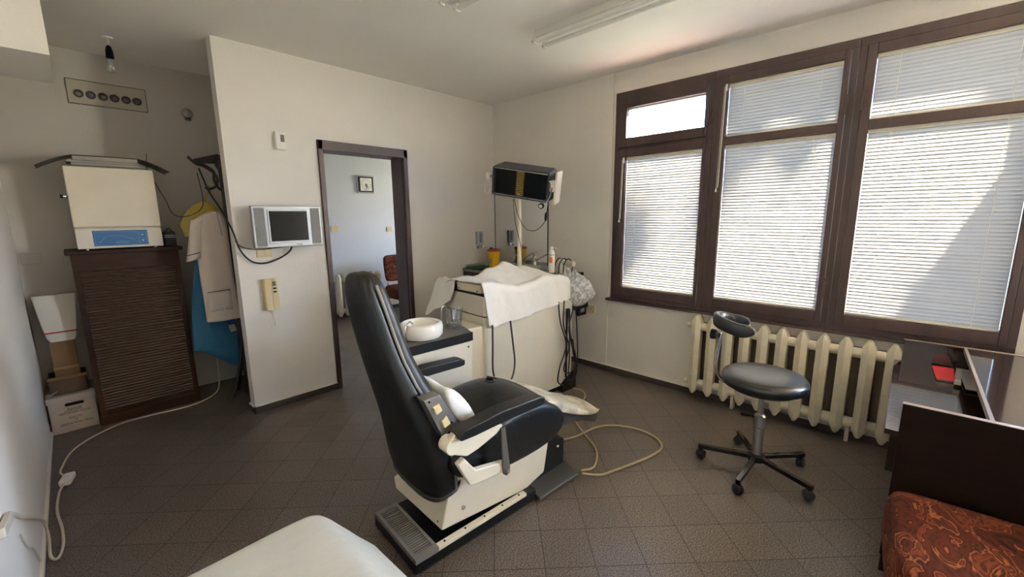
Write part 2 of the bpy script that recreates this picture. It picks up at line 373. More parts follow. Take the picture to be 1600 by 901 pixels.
struct(MB().box(W-.05, W+.05, -.5, 1.99, .690, .712), 'trim_5', wood_f, bev=.003)
struct(MB().box(W-.006, W-.001, -.06, 1.19, .09, .62), 'radiator_gap_shade', mat('brown gap shade', srgb(104, 88, 72), .7))  # added brown sheet, stands in for the shade between the radiator columns
# blinds
def blind(y0, y1, z0, z1, label, wand=None, seed=0):
    rnd = random.Random(seed)
    t = thing('venetian_blind', label, 'blind', (W-.0, (y0+y1)/2, z1), group='venetian blinds on the wide window')
    hw = (y1-y0)/2-.0008; hh = z1-z0
    b = MB().box(-.010, .018, -hw, hw, -.022, 0); b.build('headrail', cream2, t, bev=.002)
    b = MB(); n = int((hh-.045)/.0212); p = (hh-.045)/n
    for i in range(n+1):
        z = -.032-i*p; a = R(180-84+rnd.uniform(-1.2, 1.2)); rows = []
        for k in range(5):
            q = (k/4-.5)*.0262; bow = .0020*(1-(2*k/4-1)**2)
            rows.append((q*math.cos(a)+bow*math.sin(a)*-1+.004, q*math.sin(a)+bow*math.cos(a)))
        sag = rnd.uniform(-.0008, .0008)
        P = [[(x, -hw+2*hw*j/6, z+zz+sag*math.sin(math.pi*j/6)) for x, zz in rows] for j in range(7)]
        b.grid(P)
    b.build('slats', slat_m, t, ang=80)
    MB().box(-.008, .012, -hw, hw, -hh, -hh+.014).build('bottom_rail', cream2, t, bev=.003)
    for s in (-.72, .72):
        MB().cyl((-.012, s*hw*.95, 0), (-.012, s*hw*.95, -hh), .0011, 6).build('ladder_cord', cream2, t)
    if wand:
        MB().box(-.045, -.0, hw+.004, hw+.016, -.05, -.005).build('cord_bracket', whiteplastic, t)
        MB().tube([(-.044, hw+.012, -.02), (-.05, hw+.014, -wand*.5), (-.05, hw+.02, -wand)], .0032, 8).build('tilt_wand', whiteplastic, t)
        MB().tube([(-.046, hw+.02, -.02), (-.052, hw+.026, -wand*.7), (-.05, hw+.03, -wand*1.0)], .0014, 6).build('pull_cord', whiteplastic, t)
        MB().lathe([(.003, 0), (.007, -.02), (.006, -.03)], (-.05, hw+.03, -wand*1.0), 12).build('cord_tassel', whiteplastic, t)
blind(1.209, 1.845, .822, 1.952, 'closed pale slatted blind on the lower pane of the leftmost window', wand=.52, seed=1)
blind(.408, 1.056, .822, 1.958, 'tall closed slatted blind on the lower pane of the middle window', seed=2)
blind(.408, 1.056, 2.013, 2.376, 'short closed slatted blind with hanging wand above the middle window bar', wand=.72, seed=3)
blind(-.402, .256, .822, 1.954, 'tall closed slatted blind on the lower pane of the rightmost window beside the desk', seed=4)
blind(-.402, .256, 2.010, 2.376, 'short closed slatted blind at the top of the rightmost window', seed=5)
t = thing('pleated_blind', 'grey pleated voile strip drawn up at the top of the small upper left pane', 'blind', (W, 1.527, 2.345))
P = [[(.012+(.004 if i % 2 else -.004), -.317+.634*i/120, z) for z in (0, -.03, -.062)] for i in range(121)]
MB().grid(P).build('pleats', ribbed_m, t, smooth=False)
MB().box(.004, .02, -.317, .317, -.008, 0).build('rail', cream2, t)

# outdoors: ground and trees that dapple the blinds
struct(MB().box(W+.6, 60, -40, 40, -3.2, -3.1), 'trim_6', outg)
def tree(loc, hgt, rad, n, seed, label):
    rnd = random.Random(seed); t = thing('tree', label, 'tree', loc, group='trees outside the blinds')
    MB().tube([(0, 0, 0), (.1, .05, hgt*.5), (0, .1, hgt*.9)], [.16, .12, .05], 10).build('trunk', bark, t)
    b = MB()
    for i in range(n):
        while True:
            p = Vector((rnd.uniform(-1, 1), rnd.uniform(-1, 1), rnd.uniform(-1, 1)))
            if p.length < 1: break
        p = Vector((p.x*rad, p.y*rad, p.z*rad*1.1+hgt)); el = rnd.uniform(.7, 1.5)
        for k in range(12):
            r = rnd.uniform(.07, .17)
            b.ball(p+Vector((rnd.gauss(0, .17)*el, rnd.gauss(0, .17)*el, rnd.gauss(0, .13))), r, 4, (rnd.uniform(.7, 1.5), rnd.uniform(.7, 1.5), rnd.uniform(.5, 1)))
    b.build('foliage', leaf, t, smooth=False)
c0 = Vector((W, .7, 1.6))-SUNDIR*9
tree((c0.x, c0.y, -3.1), c0.z+3.1+.2, 2.0, 22, 7, 'leafy green tree standing in the sun outside the blinds')

# ------------------------------------------------------------------ dental chair
CH = (.82, 1.545, 0); RZ = math.atan2(-.075, 1)
ch = thing('dental_chair', 'reclined black leather dental chair with cream lift housing, in the middle of the floor', 'dental chair', CH, RZ)
# base
bs = MB().box(-.005, .70, -.225, .165, .012, .07).build('base_plate', blackmetal, ch, bev=.006)
MB().box(.015, .69, -.215, .155, 0, .012).build('base_foot', rubber, bs)
g = MB(); gz = .07
g.box(-.008, .006, -.235, .15, gz, gz+.022); g.box(.088, .102, -.235, .15, gz, gz+.022); g.box(.006, .088, -.235, -.205, gz, gz+.022); g.box(.006, .088, .118, .15, gz, gz+.022)
for i in range(23):
    y = -.2+i*.0139; g.box(.006, .088, y, y+.0066, gz+.006, gz+.020)
g.build('grille', mat('worn grey rubber grille', srgb(112, 109, 105), .4), ch)
MB().box(.10, .62, -.235, -.205, .07, .088).build('side_rail', cream, ch, bev=.003)
for i in range(5): MB().lathe([(.005, 0), (.004, .003)], (.14+i*.11, -.22, .088), 8).build('rail_screw', blackmetal, ch)
hs = MB().loft([[(.110, .165, .155), (.150, -.185, .108), (.66, -.185, .062), (.80, -.185, .10), (.83, .165, .10), (.64, .165, .08)],
                [(.105, .17, .215), (.205, -.19, .335), (.55, -.19, .36), (.84, -.19, .33), (.86, .17, .33), (.5, .17, .36)]])
h_ = hs.build('lift_housing', cream, ch, bev=.006, smooth=False)
for p in ((.40, -.188, .20),): MB().lathe([(.011, 0), (.009, -.005), (.003, -.008)], (.265, -.187, .165), 14, 'y').build('bolt', chrome, h_)
for p in ((.155, -.15, .135), (.122, .14, .18), (.195, -.16, .31)):
    MB().ball(p, .006, 6).build('screw', blackmetal, h_)
k = MB().prism([(.66, .0), (.70, .06), (.76, .27), (.92, .245), (.99, .215), (.985, .02), (.96, 0)], -.165, .13)
kc = k.build('pedestal', blackmetal, ch, bev=.008, smooth=False)
for u, z in ((.93, .19), (.80, .085)):
    MB().lathe([(.010, 0), (.010, -.003), (.006, -.008), (.001, -.009)], (u, -.165, z), 14, 'y').build('bolt', chrome, kc)
for v0, v1 in ((-.262, -.155), (.10, .205)):
    MB().loft([[(.69, v0, .02), (.69, v1, .035), (.69, v1, .06), (.69, v0, .035)], [(1.0, v0, .02), (1.0, v1, .05), (1.0, v1, .075), (1.0, v0, .035)]]).build('foot_plate', mat('worn rubber tread', srgb(58, 58, 58), .35, bump=.2), ch, bev=.004)
# seat
def pillow(profile, stations, cu, cz):
    rings = []
    for v, s in stations: rings.append([(cu+(u-cu)*(.86+.14*s), v, cz+(z-cz)*(s if z > cz else .86+.14*s)) for u, z in profile])
    return MB().loft(rings)
prof = [(.17, .37), (.30, .33), (.42, .305), (.60, .30), (.78, .31), (.88, .355), (.905, .395), (.885, .455), (.83, .515), (.76, .562), (.68, .588), (.58, .59), (.45, .565), (.32, .535), (.20, .52), (.15, .45)]
pillow(prof, [(-.262, .55), (-.258, .70), (-.24, .84), (-.17, .95), (-.08, 1.01), (0, 1.04), (.08, 1.01), (.17, .90), (.235, .70), (.256, .55), (.262, .4)], .52, .45).build('seat', leather, ch, sub=1)
b = MB().prism([(.36, .262), (.40, .262), (.62, .335), (.62, .36), (.36, .36)], -.215, -.185); b.build('seat_skirt', leather, ch, bev=.01)
kn = MB().loft([[(.56, .0, .633), (.585, -.03, .633), (.6, 0, .633), (.585, .03, .633)], [(.562, 0, .648), (.585, -.026, .648), (.598, 0, .648), (.585, .026, .648)]])
kn.build('buckle', blackmetal, ch, bev=.004)
b = MB().tube([(.58+.03*math.cos(a), -.015+.028*math.sin(a), .637) for a in [i*math.pi*2/20 for i in range(21)]], .004, 6); b.build('seat_strap', leather, ch)
# leg rest
lp = lambda v, s: [(.80, v, .44), (.80, v*.98, .47), (.95, v*.96, .43), (1.10, v*.93, .355), (1.24, v*.86, .29), (1.31, v*.74, .252), (1.325, v*.72, .232), (1.29, v*.74, .203), (1.12, v*.9, .285), (.9, v, .34)]
MB().loft([lp(-.21, 1), lp(-.19, 1), lp(-.1, 1), lp(0, 1), lp(.1, 1), lp(.19, 1), lp(.21, 1)]).build('leg_rest', darkgrey, ch, bev=.006)
P = []
for i in range(13):
    t_ = i/12; u = .775+.56*t_; z = [.550, .536, .514, .490, .464, .438, .410, .382, .356, .334, .316, .300, .286][i]; w = .235 if t_ < .1 else .222-.06*max(0, t_-.45)
    rim = [.05, .06, .065, .065, .060, .055, .045, .036, .028, .020, .015, .012, .010][i]
    row = [(u, -w-.002, z-rim-.01), (u, -w-.001, z-rim*.5)]+[(u, -w+2*w*j/10, z-.020+.026*math.sin(math.pi*j/10)) for j in range(11)]+[(u, w+.001, z-rim*.5), (u, w+.002, z-rim-.01)]
    if t_ > .8:
        f = 1-(t_-.8)*1.0; row = [(a_, b_*f, c_) for a_, b_, c_ in row]
    P.append(row)
MB().grid(P).build('leg_cover', legcover, ch, sub=1, solid=.004)
# backrest: sections along the back (u, z, half width, thickness)
secs = [(.205, .258, .16, .13), (.188, .275, .205, .175), (.180, .31, .226, .192), (.173, .36, .237, .195), (.165, .42, .238, .20), (.155, .50, .23, .205), (.130, .60, .212, .195), (.092, .70, .190, .17),
        (.052, .80, .168, .142), (.018, .90, .150, .122), (-.008, 1.0, .136, .118), (-.026, 1.08, .128, .11), (-.044, 1.16, .119, .098), (-.053, 1.215, .104, .082), (-.056, 1.245, .078, .058), (-.056, 1.257, .04, .03)]
def ringb(u, z, w, t_, n=28, tilt=.18, off=0, e=.62):
    rg = []
    for k in range(n):
        a = 2*math.pi*k/n; c_, s_ = math.cos(a), math.sin(a)
        x = math.copysign(abs(c_)**e, c_)*t_/2+off; y = math.copysign(abs(s_)**e, s_)*w
        rg.append((u+x*math.cos(tilt), y, z+x*math.sin(tilt)))
    return rg
MB().loft([ringb(u-.012, z, w, t_*.8) for u, z, w, t_ in secs]).build('backrest', leather, ch, sub=1)
cs = [(u, z, w, t_) for u, z, w, t_ in secs[4:]]
MB().loft([ringb(u+.012, z, w*.97, t_*.86, off=t_*.12) for u, z, w, t_ in cs]).build('back_cushion', leather, ch, sub=1)
# near and far shell piping, its pale grey paints in the window glint
for sgn in (-1, 1):
    MB().tube([(u+.004+(t_*.12), sgn*(w*.985+.003), z) for u, z, w, t_ in secs[2:-2]], .0062, 8).build('piping', mat('pale glint piping', srgb(120, 116, 110), .3), ch)
MB().loft([ringb(.184, .300, .222, .192), ringb(.19, .268, .205, .18), ringb(.205, .250, .165, .135)]).build('back_lip', darkgrey, ch, bev=.004)
# white towel tucked in the lower back
rings = []
for j in range(13):
    v = -.225+.43*j/12; w_ = 1+.10*math.sin(j*1.9)
    rings.append([(u, v+.006*math.sin(u*60+j), z+.006*math.sin(j*1.3)) for u, z in ((.17, .75), (.215, .755), (.255, .72*w_**.1), (.30, .66), (.335, .60), (.345, .555), (.30, .55), (.24, .60), (.19, .66))])
MB().loft(rings).build('back_towel', clothw, ch, sub=1)
# switch panel
pn = MB(); q = [(.053, .771), (.125, .775), (.204, .63), (.131, .589)]
pn.loft([[(a_, -.20+.0*b_, b_) for a_, b_ in (q[3], q[2], q[1], q[0])], [(a_, -.256, b_) for a_, b_ in (q[3], q[2], q[1], q[0])]])
sp = pn.build('switch_panel', steel, ch, bev=.002, smooth=False)
for cu_, cz_ in ((.108, .722), (.143, .655)):
    b = MB().obox((cu_, -.257, cz_), (.014, 0, .006), (0, .009, 0), (-.008, 0, .019)); b.build('rocker_switch', beigeplastic, sp, bev=.004)
for cu_, cz_ in ((.075, .76), (.175, .64)): MB().lathe([(.005, 0), (.004, -.004)], (cu_, -.256, cz_), 8, 'y').build('screw', blackmetal, sp)
# armrests
def arm(v, dz=0):
    top = [(.145, .622), (.17, .640), (.38, .656), (.60, .648), (.632, .636), (.630, .606), (.60, .602), (.42, .604), (.22, .598), (.155, .600)]
    return MB().loft([[(u, v-.036, z+dz) for u, z in top], [(u, v-.030, z+dz) for u, z in top], [(u, v+.036, z+dz) for u, z in top]])
arm(-.315).build('armrest', leather, ch, bev=.008)
arm(.315, .02).build('armrest', leather, ch, bev=.008)
def bracket(v, sgn):
    MB().prism([(.115, .60), (.15, .625), (.20, .60), (.36, .59), (.40, .572), (.36, .545), (.26, .515), (.20, .505), (.14, .535)], v-.018, v+.018).build('arm_bracket', cream, ch, bev=.008)
    MB().cyl((.135, v-.022, .575), (.135, v+.04*-sgn, .575), .034, 20).build('arm_joint', cream, ch, bev=.004)
    MB().prism([(.155, .485), (.19, .50), (.245, .425), (.40, .395), (.415, .385), (.415, .345), (.235, .36), (.215, .365)], v-.015, v+.015).build('lower_bracket', cream, ch, bev=.006)
    MB().prism([(.375, .565), (.398, .57), (.425, .36), (.405, .33), (.388, .345)], v-.028, v-.016).build('arm_strut', greymetal, ch, bev=.002)
    MB().cyl((.407, v-.034, .355), (.407, v+.01, .355), .012, 12).build('strut_pin', chrome, ch)
bracket(-.305, -1); bracket(.305, 1)

# ------------------------------------------------------------------ delivery unit
un = thing('dental_unit', 'cream dental delivery unit under a white cloth, behind the dental chair', 'dental unit', CH, RZ)
def rrect(x0, x1, y0, y1, r, z, n=5):
    out = []
    for cx, cy_, a0 in ((x1-r, y0+r, -90), (x1-r, y1-r, 0), (x0+r, y1-r, 90), (x0+r, y0+r, 180)):
        for i in range(n+1):
            a = R(a0+90*i/n); out.append((cx+r*math.cos(a), cy_+r*math.sin(a), z))
    return out
U0, U1, V0, V1 = 1.03, 1.985, .60, 1.09
MB().loft([rrect(U0, U1, V0, V1, .03, .05), rrect(U0, U1, V0, V1, .03, .775)]).build('body', cream2, un, bev=.003)
MB().loft([rrect(U0, U1, V0, V1, .03, .782), rrect(U0, U1, V0, V1, .03, .925)]).build('top_housing', cream2, un, bev=.004)
MB().box(U0+.01, U1-.01, V0+.01, V1-.01, .772, .785).build('seam', blackmetal, un)
MB().box(U0+.03, U1-.0, V0+.03, V1-.03, 0, .05).build('plinth', blackmetal, un)
MB().box(U0+.001, U1-.02, V0+.01, V1-.01, .922, .938).build('work_surface', blackmetal, un)
MB().box(1.035, 1.24, .65, .925, .938, .998).build('instrument_tray', cream, un, bev=.004)
for y in (.68, .9): MB().ball((1.034, y, .952), .005, 6).build('tray_screw', blackmetal, un)
MB().prism([(U1-.16, 0), (U1+.01, 0), (U1+.01, .14), (U1-.10, .10), (U1-.16, .06)], V0-.03, V0+.03).build('foot_guard', blackmetal, un)
# cuspidor arm
cu = MB().prism([(.36, .695), (.80, .695), (.80, .395), (.755, .385), (.70, .395), (.44, .52), (.36, .55)], .445, .463)
ca = cu.build('arm_panel', cream2, un, bev=.002)
for p in ((.775, .443, .665), (.775, .443, .415)): MB().lathe([(.006, 0), (.005, -.004)], p, 10, 'y').build('screw', blackmetal, ca)
MB().prism([(.36, .445), (.82, .455), (.87, .64), (.84, .80), (.40, .80), (.34, .62)], .70, .748, 'z').build('tray_top', greymetal, un, bev=.004)
MB().prism([(.33, .437), (.815, .447), (.815, .452), (.33, .442)], .698, .752, 'z').build('tray_edge', blackmetal, un)
MB().box(.45, .82, .463, .74, .56, .70).build('arm_box', cream, un, bev=.006)
MB().box(.83, 1.03, .61, .86, .08, .722).build('side_column', cream, un, bev=.012)
# bowl
bw = MB().lathe([(.085, .0), (.118, .002), (.130, .02), (.132, .065), (.126, .083), (.112, .09), (.100, .083), (.094, .06), (.07, .035), (.02, .022), (.012, .012)], (.54, .60, .749), 48)
bw.v[-0:] if 0 else None
bw.build('spittoon_bowl', white, un)
MB().tube(spline([(.415, .56, .75), (.41, .555, .82), (.425, .56, .853), (.455, .575, .857), (.475, .585, .84)]), .005, 8).build('rinse_pipe', chrome, un)
MB().tube(spline([(.725, .66, .75), (.725, .66, .86), (.735, .66, .892), (.76, .663, .892), (.772, .665, .865), (.772, .665, .75)]), .0045, 8).build('cup_filler', chrome, un)
# operating light on a post
MB().cyl((1.775, 1.035, .9), (1.775, 1.035, 1.66), .021, 20).build('light_post', cream, un)
# drinking glass
gl = thing('drinking_glass', 'clear drinking glass beside the white spittoon bowl', 'glass', (0, 0, 0))
cr_, sr_ = math.cos(RZ), math.sin(RZ)
def L(u, v, z): return (CH[0]+u*cr_-v*sr_, CH[1]+u*sr_+v*cr_, z)
gl.location = L(.80, .60, .7485)
MB().lathe([(.030, .0), (.0315, .004), (.041, .135), (.0393, .135), (.030, .010), (.01, .008)], (0, 0, 0), 32).build('glass_wall', glass_m, gl)
MB().lathe([(.031, 0), (.033, .003), (.027, .007)], (0, 0, -.0003), 24).build('glass_base', glass_m, gl)

# cloth over the unit
import numpy as np
def interp(x, xs, ys): return float(np.interp(x, xs, ys))
P = []; NU, NV = 70, 60
for i in range(NU+1):
    u = 1.015+(1.925-1.015)*i/NU; row = []
    hem = interp(u, [.975, 1.03, 1.08, 1.3, 1.6, 1.9, 1.93], [.72, .705, .70, .715, .745, .785, .80])
    ridge = interp(u, [.975, 1.03, 1.1, 1.2, 1.35, 1.5, 1.65, 1.8, 1.93], [1.012, 1.022, 1.02, 1.0, .965, .98, 1.01, 1.0, .965])
    back = interp(u, [.975, 1.05, 1.2, 1.46, 1.6, 1.75, 1.93], [1.015, 1.02, 1.03, 1.115, 1.075, 1.04, .97])
    for j in range(NV+1):
        s = j/NV
        if s < .36:
            q = s/.36; v = .592-.018*(1-q)+.010*math.sin(u*17+1.2*q)*(1-q)+.003*math.sin(u*47+3*q)*(1-q); z = hem+(ridge-.012-hem)*q
            if q > .85: v += .012*(q-.85)/.15
        elif s < .82:
            q = (s-.36)/.46; v = .604+(.50)*q; z = ridge*(1-q)+back*q if q < .62 else interp(q, [.62, 1], [ridge*.38+back*.62, .965])
            if q < .62: z = interp(q, [0, .12, .62], [ridge, ridge-.012, back])
            z += .010*math.sin(u*31+q*9)*math.sin(q*math.pi)+.005*noise.noise((u*14, v*14, 1))
        else:
            q = (s-.82)/.18; v = 1.104+.02*q+.01*math.sin(u*20)*q; z = .965-.20*q
        z += .004*noise.noise((u*9, v*9, z*7)); v += .004*noise.noise((u*17, z*17, 4))
        uu = u+ (.02*math.sin(s*9) if False else 0)
        if s < .36: uu += .03*(1-s/.36)*(1 if i < NU/2 else -.0)*(1-i/(NU/2) if i < NU/2 else 0)
        row.append((uu, v, z))
    P.append(row)
cl = MB().grid(P).build('cloth', clothw, None, solid=.003, ang=180)
cl.location = CH; cl.rotation_euler = (0, 0, RZ)
tag(cl, 'white cotton cloth draped over the top of the dental unit', 'cloth')
# flap hanging at the far left corner
P = [[(1.04-.14*(i/8)*min(1, 1)*(.4+.6*j/10), .93+.24*j/10+.01*math.sin(i), 1.012-.20*(i/8)*(.3+.7*j/10)-.10*(i/8)**2+.008*math.sin(j*1.3)) for j in range(11)] for i in range(9)]
fl = MB().grid(P).build('hanging_corner', clothw, cl, solid=.003, sub=1)

# plastic bag over the instrument head
rnd = random.Random(4)
b = MB(); k0 = 0; prof = []
rings = []
N = 40
for i in range(22):
    t_ = i/21; rg = []
    for k in range(N):
        a = 2*math.pi*k/N
        w = math.sin(math.pi*min(1, .06+t_*.9))**.5
        ru = (.20 if math.cos(a) > 0 else .15)*w; rv = .13*w
        nz = .92+.30*noise.noise((math.cos(a)*1.6, math.sin(a)*1.6, t_*2.5+2))+.26*abs(noise.noise((math.cos(a)*2.2+t_*2, math.sin(a)*2.2-t_, 5)))-.20*abs(noise.noise((math.cos(a)*5-t_*1.5, math.sin(a)*5+t_*2, 9)))
        rg.append((2.02+ru*math.cos(a)*nz+.05*(1-t_), .64+rv*math.sin(a)*nz, .705+.27*t_+.02*math.sin(a*3)*t_+.045*(math.cos(a) < -.2)*t_))
    rings.append(rg)
bg_ = MB().loft(rings).build('plastic_bag', film, None, smooth=True, ang=60); bg_.location = CH; bg_.rotation_euler = (0, 0, RZ)
tag(bg_, 'crumpled clear plastic bag over the right end of the dental unit', 'plastic bag')
# instrument holder under the bag
ih = thing('instrument_holder', 'black and steel handpiece holder under the clear plastic bag', 'instrument holder', CH, RZ)
MB().box(1.99, 2.16, .62, .70, .80, .87).build('holder_bar', steel, ih, bev=.01)
for i in range(3):
    h = MB().tube([(2.02+i*.055, .62, .74), (2.03+i*.055, .60, .86), (2.05+i*.05, .59, .93)], [.010, .012, .007], 10); h.build('handpiece', [steel, blackmetal, chrome][i], ih)
MB().box(2.20, 2.32, .72, .75, .565, .66).build('foot_switch_holder', blackmetal, ih, bev=.008)
MB().box(2.225, 2.28, .712, .722, .60, .645).build('switch_label', silver, ih)
MB().box(1.98, 2.26, .66, .70, .655, .70).build('arm_bar', blackmetal, ih)
# hoses
def hose(name, pts, r, m_, label, cat='hose', group=None, local=True, n=8):
    o = MB().tube(spline(pts, n), r, 8).build(name, m_)
    if local: o.location = CH; o.rotation_euler = (0, 0, RZ)
    tag(o, label, cat, group); return o
hose('suction_hose', [(1.06, .55, .73), (1.055, .545, .60), (1.05, .54, .40), (1.08, .52, .30), (1.13, .51, .285), (1.21, .52, .32), (1.25, .535, .42), (1.245, .545, .55), (1.225, .55, .73)], .0068, cable_g, 'grey hose hanging in a U loop on the near side of the dental unit')
hz = [[(1.76, .57, .79), (1.775, .56, .62), (1.83, .545, .42), (1.75, .54, .25), (1.735, .545, .13), (1.80, .545, .08)],
      [(1.82, .56, .79), (1.80, .55, .60), (1.86, .54, .40), (1.80, .54, .22), (1.88, .54, .17), (1.95, .545, .22), (1.92, .55, .45)],
      [(1.87, .56, .72), (1.875, .55, .55), (1.87, .54, .35), (1.86, .54, .15), (1.90, .54, .10), (1.96, .55, .2), (1.91, .55, .4), (1.88, .56, .55), (1.95, .57, .71)],
      [(1.90, .57, .71), (1.89, .55, .5), (1.955, .545, .3), (1.97, .545, .15), (1.90, .545, .06), (1.86, .55, .12)],
      [(1.99, .58, .71), (2.0, .57, .5), (2.0, .56, .3), (1.985, .56, .14), (1.95, .57, .05)]]
hl = ['black handpiece hose, leftmost of the bundle at the right end of the unit', 'black handpiece hose crossing low in the bundle beside the unit', 'black handpiece hose with the long loop in the bundle under the bag',
      'black handpiece hose bowing out low at the right of the bundle', 'black straight hose, rightmost one hanging from the bag']
for p, l in zip(hz, hl): hose('handpiece_hose', p, .0055, cable_b, l, group='handpiece hoses under the plastic bag')
MB_ = MB().cyl((1.885, .585, .71), (1.875, .58, .12), .009, 10).build('hose_rod', blackmetal, un)
# beige floor hose
def G(pts, z): return [(x, y, z) for x, y in pts]
hose('floor_hose', [(2.05, 1.52, .012), (2.15, 1.475, .012), (2.35, 1.44, .012), (2.46, 1.36, .012), (2.52, 1.22, .012), (2.50, 1.08, .012), (2.42, 1.0, .012), (2.30, 1.0, .012), (2.15, 1.04, .012), (2.0, 1.09, .012), (1.90, 1.13, .014), (1.82, 1.20, .03)], .0062, hose_beige, 'beige hose looping across the tiles past the foot of the dental chair', local=False)
hose('floor_hose', [(2.78, 1.94, .02), (2.80, 1.86, .012), (2.72, 1.78, .012), (2.55, 1.72, .012), (2.35, 1.62, .012), (2.22, 1.45, .012), (2.12, 1.30, .012), (2.0, 1.22, .012), (1.92, 1.20, .014), (1.84, 1.22, .03)], .0058, hose_beige, 'beige hose curling from the unit plinth to the chair base', local=False)

# ------------------------------------------------------------------ operating light box
ya, pi_, ro = R(-70), R(12.6), R(-10.1)
e_ = Vector((math.cos(ya), math.sin(ya), 0)); nn = Vector((math.sin(ya), -math.cos(ya), 0)); uz = Vector((0, 0, 1))
up2 = uz*math.cos(pi_)+nn*math.sin(pi_); n2 = nn*math.cos(pi_)-uz*math.sin(pi_)
e2 = e_*math.cos(ro)+up2*math.sin(ro); u3 = -e_*math.sin(ro)+up2*math.cos(ro)
# local: x along width, -y towards the viewer, z up
b = MB(); w2, h2, dp = .25, .12, .15
def rr2(w_, h_, r, y, n=4):
    out = []
    for cx, cz, a0 in ((w_-r, -h_+r, -90), (w_-r, h_-r, 0), (-w_+r, h_-r, 90), (-w_+r, -h_+r, 180)):
        for i in range(n+1): a = R(a0+90*i/n); out.append((cx+r*math.cos(a), y, cz+r*math.sin(a)))
    return out
b.loft([rr2(w2, h2, .02, 0), rr2(w2+.002, h2+.002, .02, .04), rr2(w2+.002, h2+.012, .03, .20), rr2(w2-.03, h2-.02, .03, .24)], True, False)
n0 = 20; b.f.append(tuple(range(3*n0, 4*n0)))
b.loft([rr2(w2, h2, .02, 0), rr2(w2-.014, h2-.012, .014, -.001), rr2(w2-.02, h2-.018, .014, .03)], True, False)
t = b.build('operating_light', mat('grainy black shell', srgb(52, 50, 47), .55, bump=.5, bscale=90))
t.matrix_world = Matrix(((e2.x, n2.x*-1, u3.x, 2.614), (e2.y, n2.y*-1, u3.y, 2.390), (e2.z, n2.z*-1, u3.z, 1.724), (0, 0, 0, 1)))
bpy.context.view_layer.update(); mw_ = t.matrix_world.copy(); t.parent = un; t.matrix_parent_inverse = un.matrix_world.inverted(); t['label'] = 'black rectangular lamp head with amber louvre strip'
b = MB()
MB().box(-w2+.02, w2-.02, .034, .038, -h2+.018, h2-.018).build('reflector', screen, t)
b = MB()
for i in range(15):
    z = -h2+.026+i*.0135
    b.box(-w2+.022, -.035, .012, .032, z, z+.002); b.box(.035, w2-.022, .012, .032, z, z+.002)
b.build('louvres', mat('dark smoked louvres', srgb(34, 38, 38), .25), t)
b = MB()
for i in range(13):
    z = -h2+.022+i*.0155; b.box(-.034, .030, .006, .02, z, z+.0075)
b.build('amber_louvre', amber, t)
MB().box(-w2+.016, w2-.016, -.002, .004, -h2+.012, -h2+.016).build('lower_trim', chrome, t)
MB().box(-w2+.016, w2-.016, -.002, .004, h2-.016, h2-.012).build('upper_trim', chrome, t)
# brackets and handles
MB().box(w2+.003, w2+.038, .02, .08, -.03, .06).build('side_bracket', whiteplastic, t, bev=.005)
MB().box(w2+.040, w2+.058, .03, .17, -.135, .125).build('mounting_plate', cream, t, bev=.003)
MB().tube(spline([(w2+.005, -.01, .06), (w2+.035, -.03, .03), (w2+.03, -.03, -.05), (w2-.0, -.02, -.11)]), .006, 8).build('handle', chrome, t)
MB().lathe([(.001, -.006), (.020, -.006), (.024, 0), (.024, .02), (.018, .03)], (w2-.045, -.01, -h2-.030), 24, 'y').build('swivel_ring', blackmetal, t)
MB().lathe([(.001, -.010), (.014, -.010), (.015, -.006)], (w2-.045, -.01, -h2-.030), 20, 'y').build('ring_face', whiteplastic, t)
MB().cyl((-w2-.005, .03, .02), (-w2-.06, .03, .03), .012, 10).build('side_pivot', steel, t)
MB().lathe([(.018, 0), (.020, .01), (.020, .045), (.012, .055)], (-w2-.05, .02, .0), 16).build('handle_knob', whiteplastic, t)
MB().tube(spline([(-w2-.05, .02, .0), (-w2-.06, .0, -.05), (-w2-.058, -.005, -.10), (-w2-.035, 0, -.125), (-w2-.02, .01, -.08)]), .005, 8).build('left_handle', whiteplastic, t)
MB().box(-w2-.04, -w2-.005, .05, .09, -.11, .03).build('left_bracket', whiteplastic, t, bev=.006)
lc = [L(1.61, .93, 1.60), L(1.63, .93, 1.42), L(1.68, .92, 1.22), L(1.70, .92, 1.06)]
hose('lamp_cable', lc, .003, cable_b, 'thin black cable hanging straight down beside the light post', 'cable', local=False)
hose('lamp_cable', [L(1.62, .93, 1.60), L(1.66, .92, 1.46), L(1.74, .92, 1.36), L(1.84, .90, 1.345), L(1.93, .88, 1.42), L(1.95, .87, 1.55)], .003, cable_b, 'thin black cable looping below the right of the operating light', 'cable', local=False)
ic = thing('cable_switch', 'black inline switch on the cable right below the operating light', 'switch', L(1.935, .878, 1.455))
MB().tube([(0, 0, -.035), (0, 0, -.02), (.004, 0, .02), (.008, 0, .04)], [.006, .011, .011, .005], 10).build('switch_body', rubber, ic)
MB().box(-.004, .004, -.013, -.008, -.01, .008).build('slider', blackmetal, ic)

